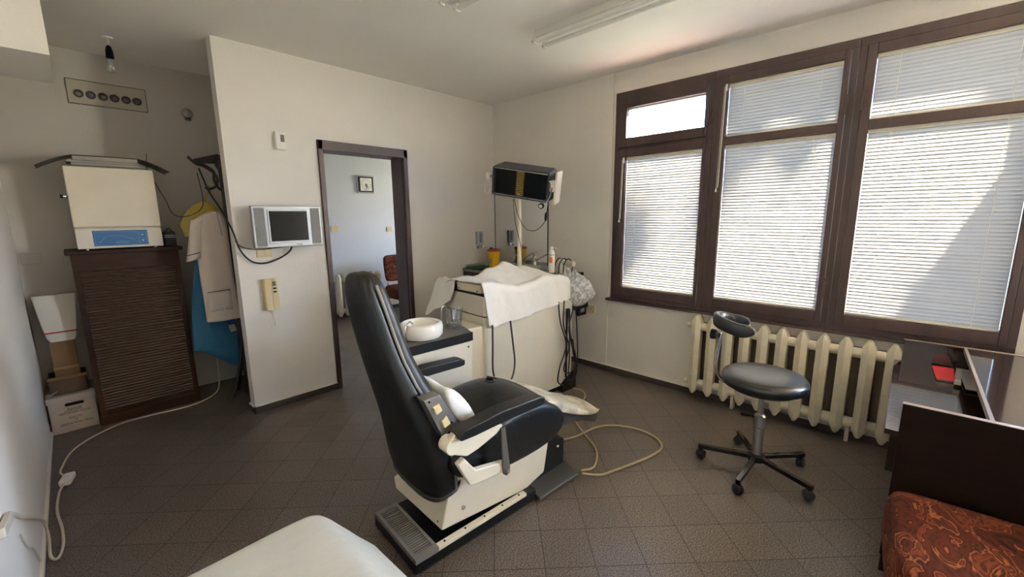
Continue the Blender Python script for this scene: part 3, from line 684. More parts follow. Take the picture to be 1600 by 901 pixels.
# ------------------------------------------------------------------ counter in the corner
ct = thing('sink_cabinet', 'dark low sink cabinet in the corner behind the dental unit', 'cabinet', (0, 0, 0))
CZ = .915
MB().box(2.89, W-.03, 2.50, D-.012, .06, CZ-.03).build('carcass', wood_d, ct, bev=.003)
MB().box(2.87, W-.028, 2.48, D-.011, CZ-.03, CZ).build('worktop', mat('pale worktop', srgb(96, 92, 84), .3), ct, bev=.003)
MB().box(2.92, W-.05, 2.52, D-.03, 0, .06).build('plinth', blackmetal, ct)
for y in (2.52, 3.0):
    d_ = MB().box(2.875, 2.89, y, y+.46, .08, CZ-.04).build('door', wood_d, ct, bev=.002); MB().box(2.86, 2.875, y+.41, y+.425, .5, .6).build('handle', steel, d_)
b = MB().loft([rrect(3.03, 3.30, 2.56, 2.92, .05, CZ+.001), rrect(3.02, 3.31, 2.55, 2.93, .05, CZ+.006), rrect(3.04, 3.29, 2.57, 2.91, .05, CZ+.005), rrect(3.06, 3.27, 2.59, 2.89, .05, CZ+.0015)])
b.build('sink_bowl', chrome, ct)
t = thing('tap', 'chrome mixer tap with long swung spout at the corner sink', 'tap', (3.25, 2.98, CZ))
MB().lathe([(.026, 0), (.026, .01), (.02, .02), (.018, .07), (.022, .09), (.018, .11), (.004, .115)], (0, 0, 0), 20).build('tap_body', chrome, t)
MB().tube(spline([(0, 0, .05), (-.02, -.06, .09), (-.05, -.17, .15), (-.07, -.27, .20), (-.075, -.33, .205), (-.077, -.35, .18)]), .0085, 10).build('spout', chrome, t)
MB().tube([(0, .0, .11), (-.01, .03, .135), (-.02, .07, .15)], [.010, .008, .006], 10).build('lever', chrome, t)
def sharps(x, y, label, h=.13, r=.055):
    t = thing('sharps_bin', label, 'medical waste bin', (x, y, CZ))
    MB().lathe([(r*.8, 0), (r*.82, .004), (r, h), (r*1.02, h+.004)], (0, 0, 0), 28).build('tub', yellow, t)
    MB().lathe([(r*1.06, h), (r*1.08, h+.006), (r*1.04, h+.02), (r*.6, h+.026), (.002, h+.027)], (0, 0, 0), 28).build('lid', redlid, t)
    MB().lathe([(.014, 0), (.016, .01), (.012, .018), (.002, .02)], (-.03, .01, h+.024), 14).build('cap', blackmetal, t)
    return t
tb = sharps(3.155, 3.27, 'yellow sharps bin with red lid in front of the corner mirror',   .175, .068)
MB().box(-.062, -.058, -.02, .02, .05, .1).build('label', paper, tb)
for i, (l, m_) in enumerate((('green plastic tray at the bottom of the stack in the corner', green), ('clear pale tray on top of the green tray in the corner', glass_m))):
    t = thing('tray', l, 'tray', (2.99, 3.38, CZ+.001+i*.014))
    def rc(a, z): return [(x, y, z) for x, y, _ in rrect(-.10+a, .10-a, -.075+a, .075-a, .03, 0)]
    MB().loft([rc(.01, 0), rc(0, .012+.01*i), rc(.006, .012+.01*i), rc(.014, .004)]).build('tray_body', m_, t)
    MB().loft([rc(-.004, .011+.01*i), rc(-.004, .013+.01*i), rc(.004, .013+.01*i), rc(.004, .011+.01*i)]).build('tray_rim', m_, t)
# mirror over the sink
t = thing('wall_mirror', 'tall frameless mirror on the window wall above the sink', 'mirror', (W-.012, 0, 0))
MB().box(-.006, -.001, 2.70, 3.462, .95, 1.74).build('mirror_glass', mirror_m, t)
MB().box(-.008, -.0005, 2.692, 2.70, .95, 1.74).build('mirror_edge', blackmetal, t)
MB().box(-.008, -.0005, 3.462, 3.468, .95, 1.74).build('mirror_edge', blackmetal, t)
# soap dispenser on the door wall
t = thing('soap_dispenser', 'small clear and grey wall dispenser left of the corner mirror', 'dispenser', (3.12, D, 1.10))
MB().box(-.045, .045, -.035, 0, .06, .20).build('housing', silver, t, bev=.006)
MB().box(-.012, .022, -.042, -.035, .08, .19).build('window_strip', mat('grey blue plastic', srgb(90, 96, 112), .3), t)
MB().cyl((-.0, -.03, .02), (0, -.03, .07), .012, 12).build('nozzle', steel, t)
MB().lathe([(.001, -.045), (.016, -.045), (.017, -.03), (.017, -.02)], (.03, 0, .035), 16, 'y').build('push_button', chrome, t)
MB().lathe([(.001, -.045), (.014, -.045), (.015, -.03), (.015, -.01)], (-.025, 0, .03), 16, 'y').build('bracket_screw', steel, t)
# spray can
t = thing('spray_can', 'white disinfectant spray can with orange label standing on the cloth', 'spray can', L(1.93, .80, .985))
sz = 1.0
MB().lathe([(.024, 0), (.026, .004), (.026, .17), (.018, .188), (.012, .194)], (0, 0, 0), 24).build('can', whiteplastic, t)
MB().lathe([(.012, .19), (.015, .194), (.015, .215), (.010, .222), (.002, .223)], (0, 0, 0), 20).build('cap', whiteplastic, t)
MB().tube([(.005, -.01, .214), (.022, -.022, .212), (.03, -.028, .205)], .004, 8).build('nozzle', whiteplastic, t)
a0 = math.atan2(-.69, -.72)
P = [[(.0265*math.cos(a0+a), .0265*math.sin(a0+a), z) for z in (.085, .135)] for a in [x*.1-.95 for x in range(12)]]
MB().grid(P).build('orange_label', orange, t)
P = [[(.0265*math.cos(a0+a), .0265*math.sin(a0+a), z) for z in (.148, .156)] for a in [x*.1-1.2 for x in range(26)]]
MB().grid(P).build('grey_band', silver, t)
# appliance with cords at the end of the counter
t = thing('flask_heater', 'white rounded appliance wrapped with black cords behind the spray can', 'appliance', (3.14, 2.33, .93))
MB().box(-.10, .20, -.10, .14, -.03, .0).build('shelf_plate', blackmetal, t, bev=.004)
MB().lathe([(.05, 0), (.055, .005), (.05, .10), (.035, .13), (.02, .14)], (0, .03, 0), 24).build('vessel', whiteplastic, t)
MB().cyl((0, .02, .10), (-.02, -.14, .10), .026, 18).build('side_barrel', cream2, t, bev=.006)
for k in range(3):
    MB().tube(spline([(-.06, .05-.05*k, .0), (-.065, .04-.05*k, .09), (-.03, .02-.05*k, .145), (.01, .0-.05*k, .10), (0, -.02-.04*k, .0)]), .005, 8).build('cord', cable_b, t)
# sockets
def plate(name, loc, axis, w, h, m_, label, cat, d=.012, extra=None, group=None):
    t = thing(name, label, cat, loc, group=group)
    if axis == 'y': MB().box(-w/2, w/2, -d, 0, -h/2, h/2).build('cover_plate', m_, t, bev=.003)
    else: MB().box(-d, 0, -w/2, w/2, -h/2, h/2).build('cover_plate', m_, t, bev=.003)
    if extra == 'rocker':
        for s in (-1, 1):
            if axis == 'y': MB().box(s*w*.22-w*.19, s*w*.22+w*.19, -d-.005, -d, -h*.36, h*.36).build('rocker', m_, t, bev=.002)
    if extra == 'socket':
        if axis == 'y': MB().lathe([(.022, -d-.001), (.022, -d-.004), (.018, -d-.004), (.017, -d+.0005)], (0, 0, 0), 20, 'y').build('socket_ring', m_, t)
        else:
            MB().lathe([(.022, -d-.0005), (.022, -d-.004), (.018, -d-.004), (.017, -d+.0005)], (0, 0, 0), 20, 'x').build('socket_ring', m_, t)
            MB().cyl((-d-.002, 0, 0), (-d+.0002, 0, 0), .004, 8).build('pin_hole', blackmetal, t)
    return t
plate('power_socket', (W-.012, 2.155, .575), 'x', .085, .075, beigeplastic, 'yellowed double power socket low on the window wall beside the unit', 'power socket', extra='socket')
plate('junction_cover', (W-.012, 2.46, 1.215), 'x', .08, .06, plaster, 'painted blank junction cover on the wall right of the spray can', 'cover plate')
plate('light_switch', (.98, D, 1.225), 'y', .10, .085, beigeplastic, 'yellowed double light switch below the wall television', 'light switch', extra='rocker')

# ------------------------------------------------------------------ door wall
t = thing('door_chime', 'small white alarm box with a red lens, high on the wall left of the door', 'alarm', (1.163, D, 2.03))
MB().prism([(-.035, -.065), (.035, -.065), (.035, .065), (-.035, .065)], -.04, 0).build('housing', whiteplastic, t, bev=.008)
MB().box(-.002, .024, -.044, -.04, -.01, .04).build('lens_plate', greymetal, t)
MB().lathe([(.001, -.05), (.006, -.05), (.007, -.044)], (.011, 0, .015), 12, 'y').build('red_lens', red, t)
# television
t = thing('television', 'silver flat television with side speakers mounted on the wall by the door', 'television', (1.128, 3.36, 1.405))
tr = R(0)
MB().box(-.238, .238, -.022, .03, -.148, .150).build('cabinet', silver, t, bev=.006)
MB().box(-.14, .14, -.028, -.020, -.115, .120).build('screen_bezel', silver, t, bev=.002)
MB().box(-.130, .130, -.0285, -.027, -.103, .112).build('screen', screen, t)
for s in (-1, 1): MB().box(s*.190-.033, s*.190+.033, -.025, -.021, -.135, .135).build('speaker_grille', mat('grey speaker mesh', srgb(128, 128, 126), .5, bump=.4, bscale=300), t)
text('TEVION', .012, ink, t, (.06, -.0235, -.132), (R(90), 0, 0), 'brand_mark')
MB().box(-.06, .06, .03, .115, -.05, .05).build('wall_bracket', blackmetal, t)
# intercom
t = thing('intercom_phone', 'cream intercom handset hanging on the wall below the television', 'intercom', (.99, D, .905))
MB().loft([rrect(-.05, .05, -.03, 0, .008, -.115), rrect(-.05, .05, -.034, 0, .008, .115)]).build('wall_unit', beigeplastic, t, bev=.003)
MB().loft([rrect(-.048, .006, -.062, -.034, .010, -.118), rrect(-.048, .006, -.05, -.034, .010, -.06), rrect(-.048, .006, -.05, -.034, .010, .06), rrect(-.048, .006, -.066, -.034, .010, .118)]).build('handset', beigeplastic, t, bev=.003)
MB().box(.014, .036, -.038, -.034, .06, .095).build('speaker_slots', greymetal, t)
for z in (.035, .01): MB().box(.016, .036, -.039, -.034, z, z+.012).build('button', blackmetal, t)
pts = [(-.005+.002*math.cos(k*1.3), -.02+.006*math.sin(k*1.3), -.118-.11*k/70+0) for k in range(70)]
pts = spline([(0, -.02, -.115), (.012, -.02, -.17), (.018, -.02, -.24), (.0, -.02, -.262), (-.018, -.02, -.24), (-.016, -.02, -.19)])
MB().tube(pts, .0045, 8).build('handset_cord', whiteplastic, t)
# antenna cable from the coat stand to the television
hose('antenna_cable', [(.71, 3.80, 1.83), (.735, 3.70, 1.66), (.765, 3.55, 1.52), (.79, 3.44, 1.38), (.82, 3.44, 1.25), (.88, 3.44, 1.165), (.96, 3.44, 1.14), (1.06, 3.44, 1.165), (1.14, 3.43, 1.215), (1.16, 3.40, 1.27)], .006, cable_b, 'thick black cable sagging from the coat stand to the television', 'cable', local=False)
hose('antenna_cable', [(.80, 3.46, 1.31), (.84, 3.44, 1.265), (.92, 3.44, 1.245), (1.0, 3.43, 1.245), (1.12, 3.41, 1.258)], .0032, cable_b, 'thin black cable running tight below the television', 'cable', local=False)

# ------------------------------------------------------------------ hall
t = thing('wall_clock', 'square wall clock with white face seen through the doorway', 'clock', (3.137, HY, 1.945))
MB().box(-.135, .135, -.03, 0, -.128, .128).build('case', silver, t, bev=.008)
MB().box(-.118, .118, -.034, -.03, -.110, .110).build('bezel', blackmetal, t)
MB().box(-.088, .092, -.038, -.034, -.092, .092).build('dial', whiteplastic, t)
b = MB()
for i in range(12):
    a = i*math.pi/6; b.box(.07*math.sin(a)-.005, .07*math.sin(a)+.005, -.040, -.038, .07*math.cos(a)-.005, .07*math.cos(a)+.005)
b.build('hour_marks', ink, t)
MB().obox((.012, -.043, -.022), (.004, 0, .002), (0, .001, 0), (.016, 0, -.030)).build('hour_hand', ink, t)
MB().obox((.001, -.045, -.038), (.003, 0, 0), (0, .001, 0), (.0015, 0, -.040)).build('minute_hand', ink, t)
plate('light_switch', (2.63, HY, 1.31), 'y', .10, .09, beigeplastic, 'beige light switch on the hall wall just inside the door opening', 'light switch')
plate('power_socket', (3.50, HY, 1.275), 'y', .09, .08, beigeplastic, 'beige power socket on the hall wall right of the clock', 'power socket', extra='socket')
MB_ = None
def radiator(name, label, loc, n, pitch, z0, z1, depth, width, axis, caps=True):
    # n sections along local x, depth along -y (front), placed by rotation
    t = thing(name, label, 'radiator', loc, axis)
    sec = MB()
    hw_ = width/2
    pl = [(-hw_, -.03), (-hw_*.95, -depth+.018), (0, -depth), (hw_*.95, -depth+.018), (hw_, -.03), (hw_*.5, 0), (-hw_*.5, 0)]
    def rg(s, z, dy=0): return [(x*s, y*(.55+.45*s)+dy, z) for x, y in pl]
    sec.loft([rg(.3, z0-.0, -.02), rg(.6, z0+.018, -.01), rg(1, z0+.05), rg(1, z1-.05), rg(.6, z1-.018, -.01), rg(.3, z1, -.02)])
    first = sec.build('section', radpaint, t, bev=.003)
    for i in range(n):
        o = first if i == 0 else first.copy()
        if i: COL.objects.link(o)
        o.location = (i*pitch, 0, 0)
    for z in (z0+.085, z1-.085):
        MB().cyl((-.04, -depth*.5, z), ((n-1)*pitch+.04, -depth*.5, z), .032, 18).build('header_pipe', radpaint, t)
    MB().cyl((-.045, -depth*.5, z0+.085), (-.075, -depth*.5, z0+.085), .022, 14).build('plug', radpaint, t, bev=.004)
    MB().cyl((-.045, -depth*.5, z1-.085), (-.075, -depth*.5, z1-.085), .022, 14).build('plug', radpaint, t, bev=.004)
    for i in (2, n-3): MB().box(i*pitch+.05, i*pitch+.07, -depth*.6, -.0, 0, z0+.06).build('foot', radpaint, t)
    return t
radiator('cast_iron_radiator', 'cream cast iron radiator under the window behind the stool', (W-.022, 1.14, 0), 11, .1148, .05, .685, .105, .072, R(-90))
radiator('cast_iron_radiator', 'cream cast iron radiator along the far hall wall seen through the doorway', (2.575, HY-.03, 0), 7, .105, .04, .66, .12, .07, 0)
def upholstered_chair(label, loc, rz, s=1.):
    t = thing('upholstered_chair', label, 'chair', loc, rz)
    MB().loft([rrect(-.25*s, .25*s, -.24*s, .26*s, .06, .27*s), rrect(-.26*s, .26*s, -.25*s, .27*s, .07, .30*s), rrect(-.26*s, .26*s, -.25*s, .27*s, .07, .45*s), rrect(-.235*s, .235*s, -.225*s, .245*s, .07, .475*s), rrect(-.12*s, .12*s, -.12*s, .14*s, .06, .482*s)]).build('seat', fabric, t, sub=1)
    rings = [[(x, .24*s+y*.9+(z-.5)*.12, z*s) for x, y, _ in rrect(-.22*s*k, .22*s*k, -.03, .03, .025, 0)] for k, z in ((.9, .52), (1, .56), (1, .86), (.94, .92), (.7, .945))]
    MB().loft(rings).build('backrest', fabric, t, sub=1)
    for x in (-.22*s, .22*s):
        MB().tube([(x*.8, -.17*s, 0), (x*.8, -.16*s, .28*s)], .011, 10).build('leg', chrome, t)
        MB().tube([(x*.8, .25*s, 0), (x*.8, .24*s, .30*s), (x*.8, .285*s, .70*s)], .011, 10).build('leg', chrome, t)
    return t
upholstered_chair('rust patterned upholstered chair with metal legs against the hall wall', (3.41, 5.45, 0), R(0), .95)

# ------------------------------------------------------------------ alcove
t = thing('tambour_cabinet', 'tall dark walnut roll-front filing cabinet in the alcove', 'cabinet', (0, 4.10, 0))
MB().box(-.015, .565, 0, .34, .07, 1.235).build('carcass', wood_c, t, bev=.003)
MB().box(-.04, .59, -.035, .345, 1.235, 1.262).build('cabinet_top', wood_c, t, bev=.004)
MB().box(-.02, .57, -.012, .33, 0, .07).build('plinth', wood_c, t, bev=.003)
MB().box(-.015, .565, -.012, 0, 1.12, 1.235).build('fascia', wood_c, t, bev=.002)
for x in (-.015, .535): MB().box(x, x+.03, -.010, 0, .07, 1.12).build('side_rail', wood_c, t, bev=.002)
b = MB(); n = 48
for i in range(n):
    z = .10+i*(1.02/n); b.prism([(0, z), (-.007, z+.003), (-.008, z+.010), (-.004, z+.018), (0, z+.0185)], .017, .533, 'x') if False else b.add(
        [(x, y, zz) for x in (.017, .533) for y, zz in ((0, z), (-.007, z+.003), (-.008, z+.010), (-.004, z+.0175), (0, z+.0185))],
        [(0, 1, 6, 5), (1, 2, 7, 6), (2, 3, 8, 7), (3, 4, 9, 8)])
b.build('roll_front', mat('tambour slats', srgb(60, 37, 23), .35, var=.3, vscale=6, stretch=(1, 1, 8)), t, smooth=False)
MB().box(.23, .32, -.014, -.004, 1.075, 1.09).build('pull_lip', wood_c, t)
# steriliser
t = thing('sterilizer_oven', 'cream box sterilizer with a blue control strip on top of the tall cabinet', 'sterilizer', (.254, 4.095, 1.272))
MB().box(-.225, .228, .01, .32, 0, .55).build('casing', cream2, t, bev=.008)
MB().box(-.228, .230, -.02, .01, .145, .55).build('door', cream, t, bev=.008)
MB().box(-.225, .228, -.016, .01, 0, .137).build('control_fascia', cream2, t, bev=.004)
p_ = MB().box(-.143, .145, -.0185, -.016, .016, .122).build('control_panel', blue_p, t)
b = MB(); b.box(-.135, .085, -.0195, -.0185, .112, .1132); b.box(-.135, -.1335, -.0195, -.0185, .026, .112); b.box(.095, .0965, -.0195, -.0185, .026, .112); b.box(.137, .1385, -.0195, -.0185, .026, .112)
b.obox((-.095, -.019, .06), (.022, 0, .022), (0, .0005, 0), (-.0008, 0, .0008)); b.box(-.07, .0, -.0195, -.0185, .084, .0855); b.obox((.035, -.019, .07), (.035, 0, -.014), (0, .0005, 0), (.0004, 0, .001))
b.build('panel_print', blueline, p_, smooth=False)
text('MEDISTER', .016, blueline, p_, (0, -.0195, .038), (R(90), 0, 0), 'panel_lettering')
for z in (.088, .048): MB().lathe([(.001, -.024), (.0045, -.024), (.005, -.0185)], (.115, 0, z), 12, 'y').build('indicator_lamp', whiteplastic, p_)
MB().tube([(-.228, -.01, .35), (-.25, -.02, .35), (-.262, -.02, .352)], [.006, .010, .011], 12).build('door_knob', blackmetal, t)
MB().cyl((-.25, -.03, .35), (-.235, -.025, .35), .009, 12).build('knob_ring', chrome, t)
for x in (-.18, .18): MB().cyl((x, 0, -.010), (x, 0, .0), .010, 12).build('foot', steel, t)
# magazines on top of the steriliser
zz = 1.823
ml = ['lowest wide grey folder in the pile on top of the sterilizer', 'white papers in the middle of the pile on the sterilizer', 'thin grey folder just under the open magazine on the sterilizer']
for i, (w_, d_, h_, m_) in enumerate(((.43, .25, .008, greymetal), (.34, .24, .014, paper), (.36, .24, .012, paper))):
    t = thing('folder' if i != 1 else 'paper_stack', ml[i], 'folder' if i != 1 else 'papers', (.25-.01*i, 4.23, zz+.001))
    MB().box(-w_/2, w_/2, -d_/2, d_/2, 0, h_).build('pages', m_, t, bev=.002)
    MB().box(-w_/2-.003, w_/2+.003, -d_/2-.003, d_/2, h_, h_+.0015).build('cover', greymetal, t)
    zz += h_+.003
t = thing('open_magazine', 'open magazine lying face down with drooping covers, topmost on the sterilizer', 'magazine', (.245, 4.23, zz))
MB().box(-.165, .165, -.12, .12, .0, .028).build('pages', paper, t, bev=.004)
P = []
for i in range(21):
    x = -.34+.68*i/20; z = .032 - max(0, abs(x)-.16)**1.4*.9
    P.append([(x, -.125, z), (x, 0, z+.004), (x, .125, z)])
MB().grid(P).build('cover', greymetal, t, solid=.003)
t = thing('aerial', 'thin upright wire aerial on the right corner of the sterilizer', 'aerial', (.455, 4.12, 1.823))
MB().tube([(0, 0, .0), (0, 0, .02), (.012, 0, .12)], [.006, .003, .0015], 8).build('rod', blackmetal, t)
MB().lathe([(.010, 0), (.010, .006), (.004, .010)], (0, 0, 0), 12).build('base', blackmetal, t)
hose('aerial_cable', [(.47, 4.12, 1.80), (.50, 4.10, 1.70), (.53, 4.05, 1.60), (.545, 4.0, 1.52), (.58, 3.95, 1.485), (.64, 3.9, 1.495), (.70, 3.85, 1.54), (.715, 3.82, 1.62), (.70, 3.82, 1.80)], .0028, cable_b, 'thin black aerial cable looping from the sterilizer to the coat stand', 'cable', local=False)
t = thing('power_adapter', 'small black box with pale bands on the cabinet right of the sterilizer', 'adapter', (.535, 4.20, 1.263))
MB().box(-.035, .035, -.05, .05, 0, .11).build('case', blackmetal, t, bev=.006)
for z in (.066, .08): MB().box(-.036, .036, -.051, .02, z, z+.005).build('band', silver, t)
MB().tube(spline([(-.02, -.02, .11), (0, -.03, .135), (.02, -.02, .11)]), .003, 6).build('wire', cable_b, t)
# vent panel with six holes
t = thing('vent_panel', 'wall panel with a row of six round vents above the sterilizer', 'vent', (.337, YB, 2.374))
MB().box(-.213, .213, -.006, 0, -.080, .080).build('panel', mat('aged panel', srgb(176, 168, 152), .8), t, bev=.002)
b = MB(); b.box(-.216, .216, -.008, -.0, .080, .084); b.box(-.216, .216, -.008, 0, -.084, -.080); b.box(-.217, -.213, -.008, 0, -.08, .08); b.box(.213, .217, -.008, 0, -.08, .08); b.build('panel_edge', mat('rusty edge', srgb(96, 84, 70), .8), t)
for i in range(6):
    x = -.158+i*.0635
    MB().lathe([(.027, -.006), (.027, -.012), (.019, -.012), (.017, -.0065)], (x, 0, -.012), 24, 'y').build('vent_ring', mat('dark vent ring', srgb(60, 54, 48), .6), t)
    MB().lathe([(.001, -.012), (.009, -.012), (.017, -.008)], (x, 0, -.012), 18, 'y').build('vent_cap', greymetal, t)
t = thing('wall_bell', 'small round grey metal bell high on the alcove wall', 'bell', (.802, YB, 2.325))
MB().lathe([(.001, -.04), (.015, -.038), (.034, -.028), (.038, -.015), (.036, 0)], (0, 0, 0), 26, 'y').build('dome', mat('bell grey', srgb(150, 146, 138), .35, metal=.4), t)
MB().box(-.02, .02, -.015, 0, -.055, -.03).build('bracket', greymetal, t)
plate('cover_plate_blank', (-.205, YB, 1.205), 'y', .095, .075, plaster_a, 'painted blank plate on the alcove wall left of the cabinet', 'cover plate', d=.008).name = 'junction_cover'
# bulb
t = thing('pendant_bulb', 'bare bulb in a black holder hanging from the alcove ceiling', 'lamp', (.343, 3.99, H))
MB().lathe([(.03, 0), (.028, -.008), (.004, -.012)], (0, 0, 0), 16).build('ceiling_rose', whiteplastic, t)
MB().tube([(0, 0, 0), (.003, 0, -.03), (0, 0, -.06)], .003, 6).build('flex', cable_w, t)
MB().lathe([(.006, -.05), (.014, -.06), (.020, -.085), (.022, -.13), (.018, -.132)], (0, 0, 0), 18).build('holder', blackmetal, t)
MB().lathe([(.013, -.13), (.015, -.145), (.026, -.17), (.029, -.19), (.024, -.21), (.008, -.222)], (0, 0, 0), 24).build('bulb', glass_m, t)
# boxes
t = thing('file_box', 'white printed cardboard file box with a lid on the alcove floor', 'box', (-.140, 4.285, 0))
MB().box(-.116, .116, -.14, .15, 0, .228).build('carton', boxwhite, t, bev=.003)
MB().box(-.122, .122, -.147, .155, .222, .265).build('lid', boxwhite, t, bev=.003)
b = MB(); b.loft([[(x, y-.1, z) for x, z in [(.04*math.cos(a)*1.0+(.0), .013*math.sin(a)) for a in [k*math.pi/8 for k in range(16)]] for y in (0,)] for y in (0,)]) if False else None
pl = [(.036+.012*math.cos(a), .012*math.sin(a)) if math.cos(a) >= 0 else (-.036+.012*math.cos(a), .012*math.sin(a)) for a in [k*math.pi/10 for k in range(20)]]
MB().loft([[(x+.01, -.1405, z+.198) for x, z in pl], [(x+.01, -.139, z+.198) for x, z in pl]]).build('hand_hole', blackmetal, t)
for s_, z, sz_ in (('Архив', .166, .024), ('АВТОМАРК ЕООД', .137, .018), ('МАСЛА', .100, .018), ('ЗА', .082, .014), ('ДВИГАТЕЛИ ЛЕКИ', .058, .018)):
    text(s_, sz_, ink, t, (.005, -.1406, z), (R(90), 0, 0), 'lettering')
MB().obox((0, -.1406, .153), (.045, 0, 0), (0, .0006, 0), (0, 0, .0012)).build('underline', ink, t)
t = thing('cardboard_box', 'open brown cardboard box on top of the white file box', 'box', (-.14, 4.29, .266))
b = MB(); b.box(-.095, .095, -.10, -.096, 0, .115); b.box(-.095, .095, .11, .114, 0, .115); b.box(-.095, -.091, -.1, .11, 0, .115); b.box(.091, .095, -.1, .11, 0, .115); b.box(-.095, .095, -.1, .11, 0, .004)
b.build('carton', carton2, t); MB().obox((0, -.105, .118), (.095, 0, 0), (0, .014, .006), (0, 0, .0015)).build('flap', carton, t)
t = thing('cardboard_box', 'tall narrow light brown carton standing in the open box', 'box', (-.135, 4.30, .271))
MB().box(-.062, .062, -.05, .06, 0, .36).build('carton', carton, t, bev=.002); MB().box(-.063, .063, -.0515, .0615, .16, .175).build('tape', mat('brown tape', srgb(140, 110, 70), .3), t)
t = thing('paper_bag', 'white paper bag with a red stripe on top of the stacked cartons', 'bag', (-.128, 4.29, .632))
def bagring(w_, d_, z, sh=0): return [(x+sh, y, z) for x, y, _ in rrect(-w_, w_, -d_, d_, .012, 0, 3)]
MB().loft([bagring(.062, .045, 0), bagring(.075, .052, .03), bagring(.085, .05, .10), bagring(.095, .04, .2), bagring(.106, .02, .31), bagring(.108, .012, .325)]).build('bag_body', paperbag, t, ang=30)
MB().loft([bagring(.0805, .0535, .062, 0), bagring(.082, .0535, .072)], True, False).build('red_stripe', red, t)
t = thing('crumpled_paper', 'small crumpled grey paper beside the cartons by the left wall', 'paper', (-.235, 4.16, .268))
P = [[(-.025+.06*i/5, -.03+.06*j/5, .006+.02*abs(noise.noise((i*.9, j*.9, 3)))+.02*i/5) for j in range(6)] for i in range(6)]
MB().grid(P).build('sheet', paper, t, solid=.001)
# coat stand
t = thing('coat_stand', 'dark bentwood coat stand partly hidden behind the end of the wall', 'coat stand', (.872, 3.92, 0))
MB().tube([(0, 0, .02), (0, 0, 1.0), (0, 0, 1.95)], [.022, .019, .014], 16).build('pole', wood_k, t)
MB().lathe([(.022, 1.84), (.034, 1.86), (.034, 1.90), (.02, 1.93)], (0, 0, 0), 18).build('collar', wood_k, t)
for k in range(4):
    a = R(20+90*k); c_, s_ = math.cos(a), math.sin(a)
    MB().tube(spline([(c_*.01, s_*.01, .42), (c_*.05, s_*.05, .26), (c_*.1, s_*.1, .10), (c_*.16 if k != 1 else .1*c_, s_*.16, .014)]), .012, 10).build('leg', wood_k, t)
hk = spline([(0, 0, 1.70), (-.045, -.005, 1.665), (-.085, -.01, 1.67), (-.03, -.0, 1.70)]) 
for k, (a, s) in enumerate(((R(188), 1), (R(100), .7), (R(262), .7))):
    c_, s_ = math.cos(a), math.sin(a)
    pts = [(0, 1.68), (.03, 1.70), (.055, 1.76), (.05, 1.82), (.10, 1.86), (.16, 1.875), (.205, 1.915)]
    if k: pts = [(r_*.45, z) for r_, z in pts]
    MB().tube(spline([(r_*c_, r_*s_, z) for r_, z in pts]), .010, 10).build('hook', wood_k, t)
MB().prism([(-.17, 1.875), (-.165, 1.905), (-.01, 1.955), (-.01, 1.885)], -.02, .03).build('hat_shelf', rubber, t, bev=.004)
MB().tube(spline([(-.16, -.01, 1.87), (-.10, -.015, 1.85), (-.04, -.02, 1.79), (-.045, -.02, 1.72), (-.09, -.02, 1.69), (-.12, -.02, 1.70)]), .009, 8).build('bent_hook', wood_k, t)
# yellow bag
t = thing('plastic_bag', 'yellow plastic bag hanging from the coat stand behind the tunic', 'bag', (.70, 4.05, 1.50))
P = []
rings = []
for i in range(14):
    t_ = i/13; w = .015+.105*math.sin(math.pi*min(1, t_*.8))**.6; rings.append([(.06*(1-t_)*1.0+w*math.cos(a)*(1+.15*noise.noise((math.cos(a)*2, math.sin(a)*2, t_*4))), .035*math.sin(a)*w/.1, .10-.24*t_+.03*math.cos(a)*t_) for a in [k*math.pi/10 for k in range(20)]])
MB().loft(rings).build('bag_body', yellowbag, t, ang=50)
MB().tube([(.06, 0, .10), (.09, -.03, .18), (.10, -.05, .22)], .006, 6).build('bag_handle', yellowbag, t)
# tunic
def garment(name, label, loc, wl, m_, depth=.035, z0=0, ang=180):
    rings = []
    for z, w_, cx in wl:
        rg = []
        for k in range(32):
            a = 2*math.pi*k/32; fold = 1+.12*math.sin(a*5+z*3)*(1 if z < -.1 else .3)
            rg.append((cx+w_*math.copysign(abs(math.cos(a))**.8, math.cos(a)), depth*math.sin(a)*fold, z))
        rings.append(rg)
    return MB().loft(rings, True, False)
t = thing('nurse_tunic', 'pale short sleeved tunic with navy piping on the coat stand', 'tunic', (.745, 3.85, 1.50))
g_ = garment('x', '', 0, [(.02, .03, .03), (.0, .06, .02), (-.04, .10, .0), (-.12, .105, -.0), (-.30, .105, .0), (-.50, .108, .0), (-.70, .112, .01), (-.80, .118, .015), (-.815, .118, .015)], coatcloth, .045)
g_.build('tunic_body', coatcloth, t, solid=.003, ang=180)
rings = []
for i in range(9):
    t_ = i/8; c = Vector((-.075-.055*t_, -.01, -.03-.30*t_)); rings.append([(c.x+.042*math.cos(a)*(1+.1*t_), c.y+.038*math.sin(a), c.z+.012*math.cos(a)) for a in [k*math.pi/9 for k in range(18)]])
MB().loft(rings, True, False).build('sleeve', coatcloth, t, solid=.003)
c = Vector((-.127, -.01, -.285)); MB().tube([(c.x+.046*math.cos(a), c.y+.042*math.sin(a), c.z+.012*math.cos(a)) for a in [k*math.pi/12 for k in range(25)]], .003, 6).build('sleeve_piping', navy, t)
P = [[(-.085+.15*i/6, -.050-.004*math.sin(i), -.58-.15*j/4) for j in range(5)] for i in range(7)]
MB().grid(P).build('pocket', coatcloth, t, solid=.003)
MB().tube([(-.085, -.054, -.58), (.065, -.056, -.575)], .0028, 6).build('pocket_piping', navy, t)
MB().tube([(.04, -.045, .02), (.05, -.05, -.10), (.052, -.05, -.16)], .003, 6).build('pen_clip', mat('pale blue clip', srgb(120, 140, 160), .4), t)
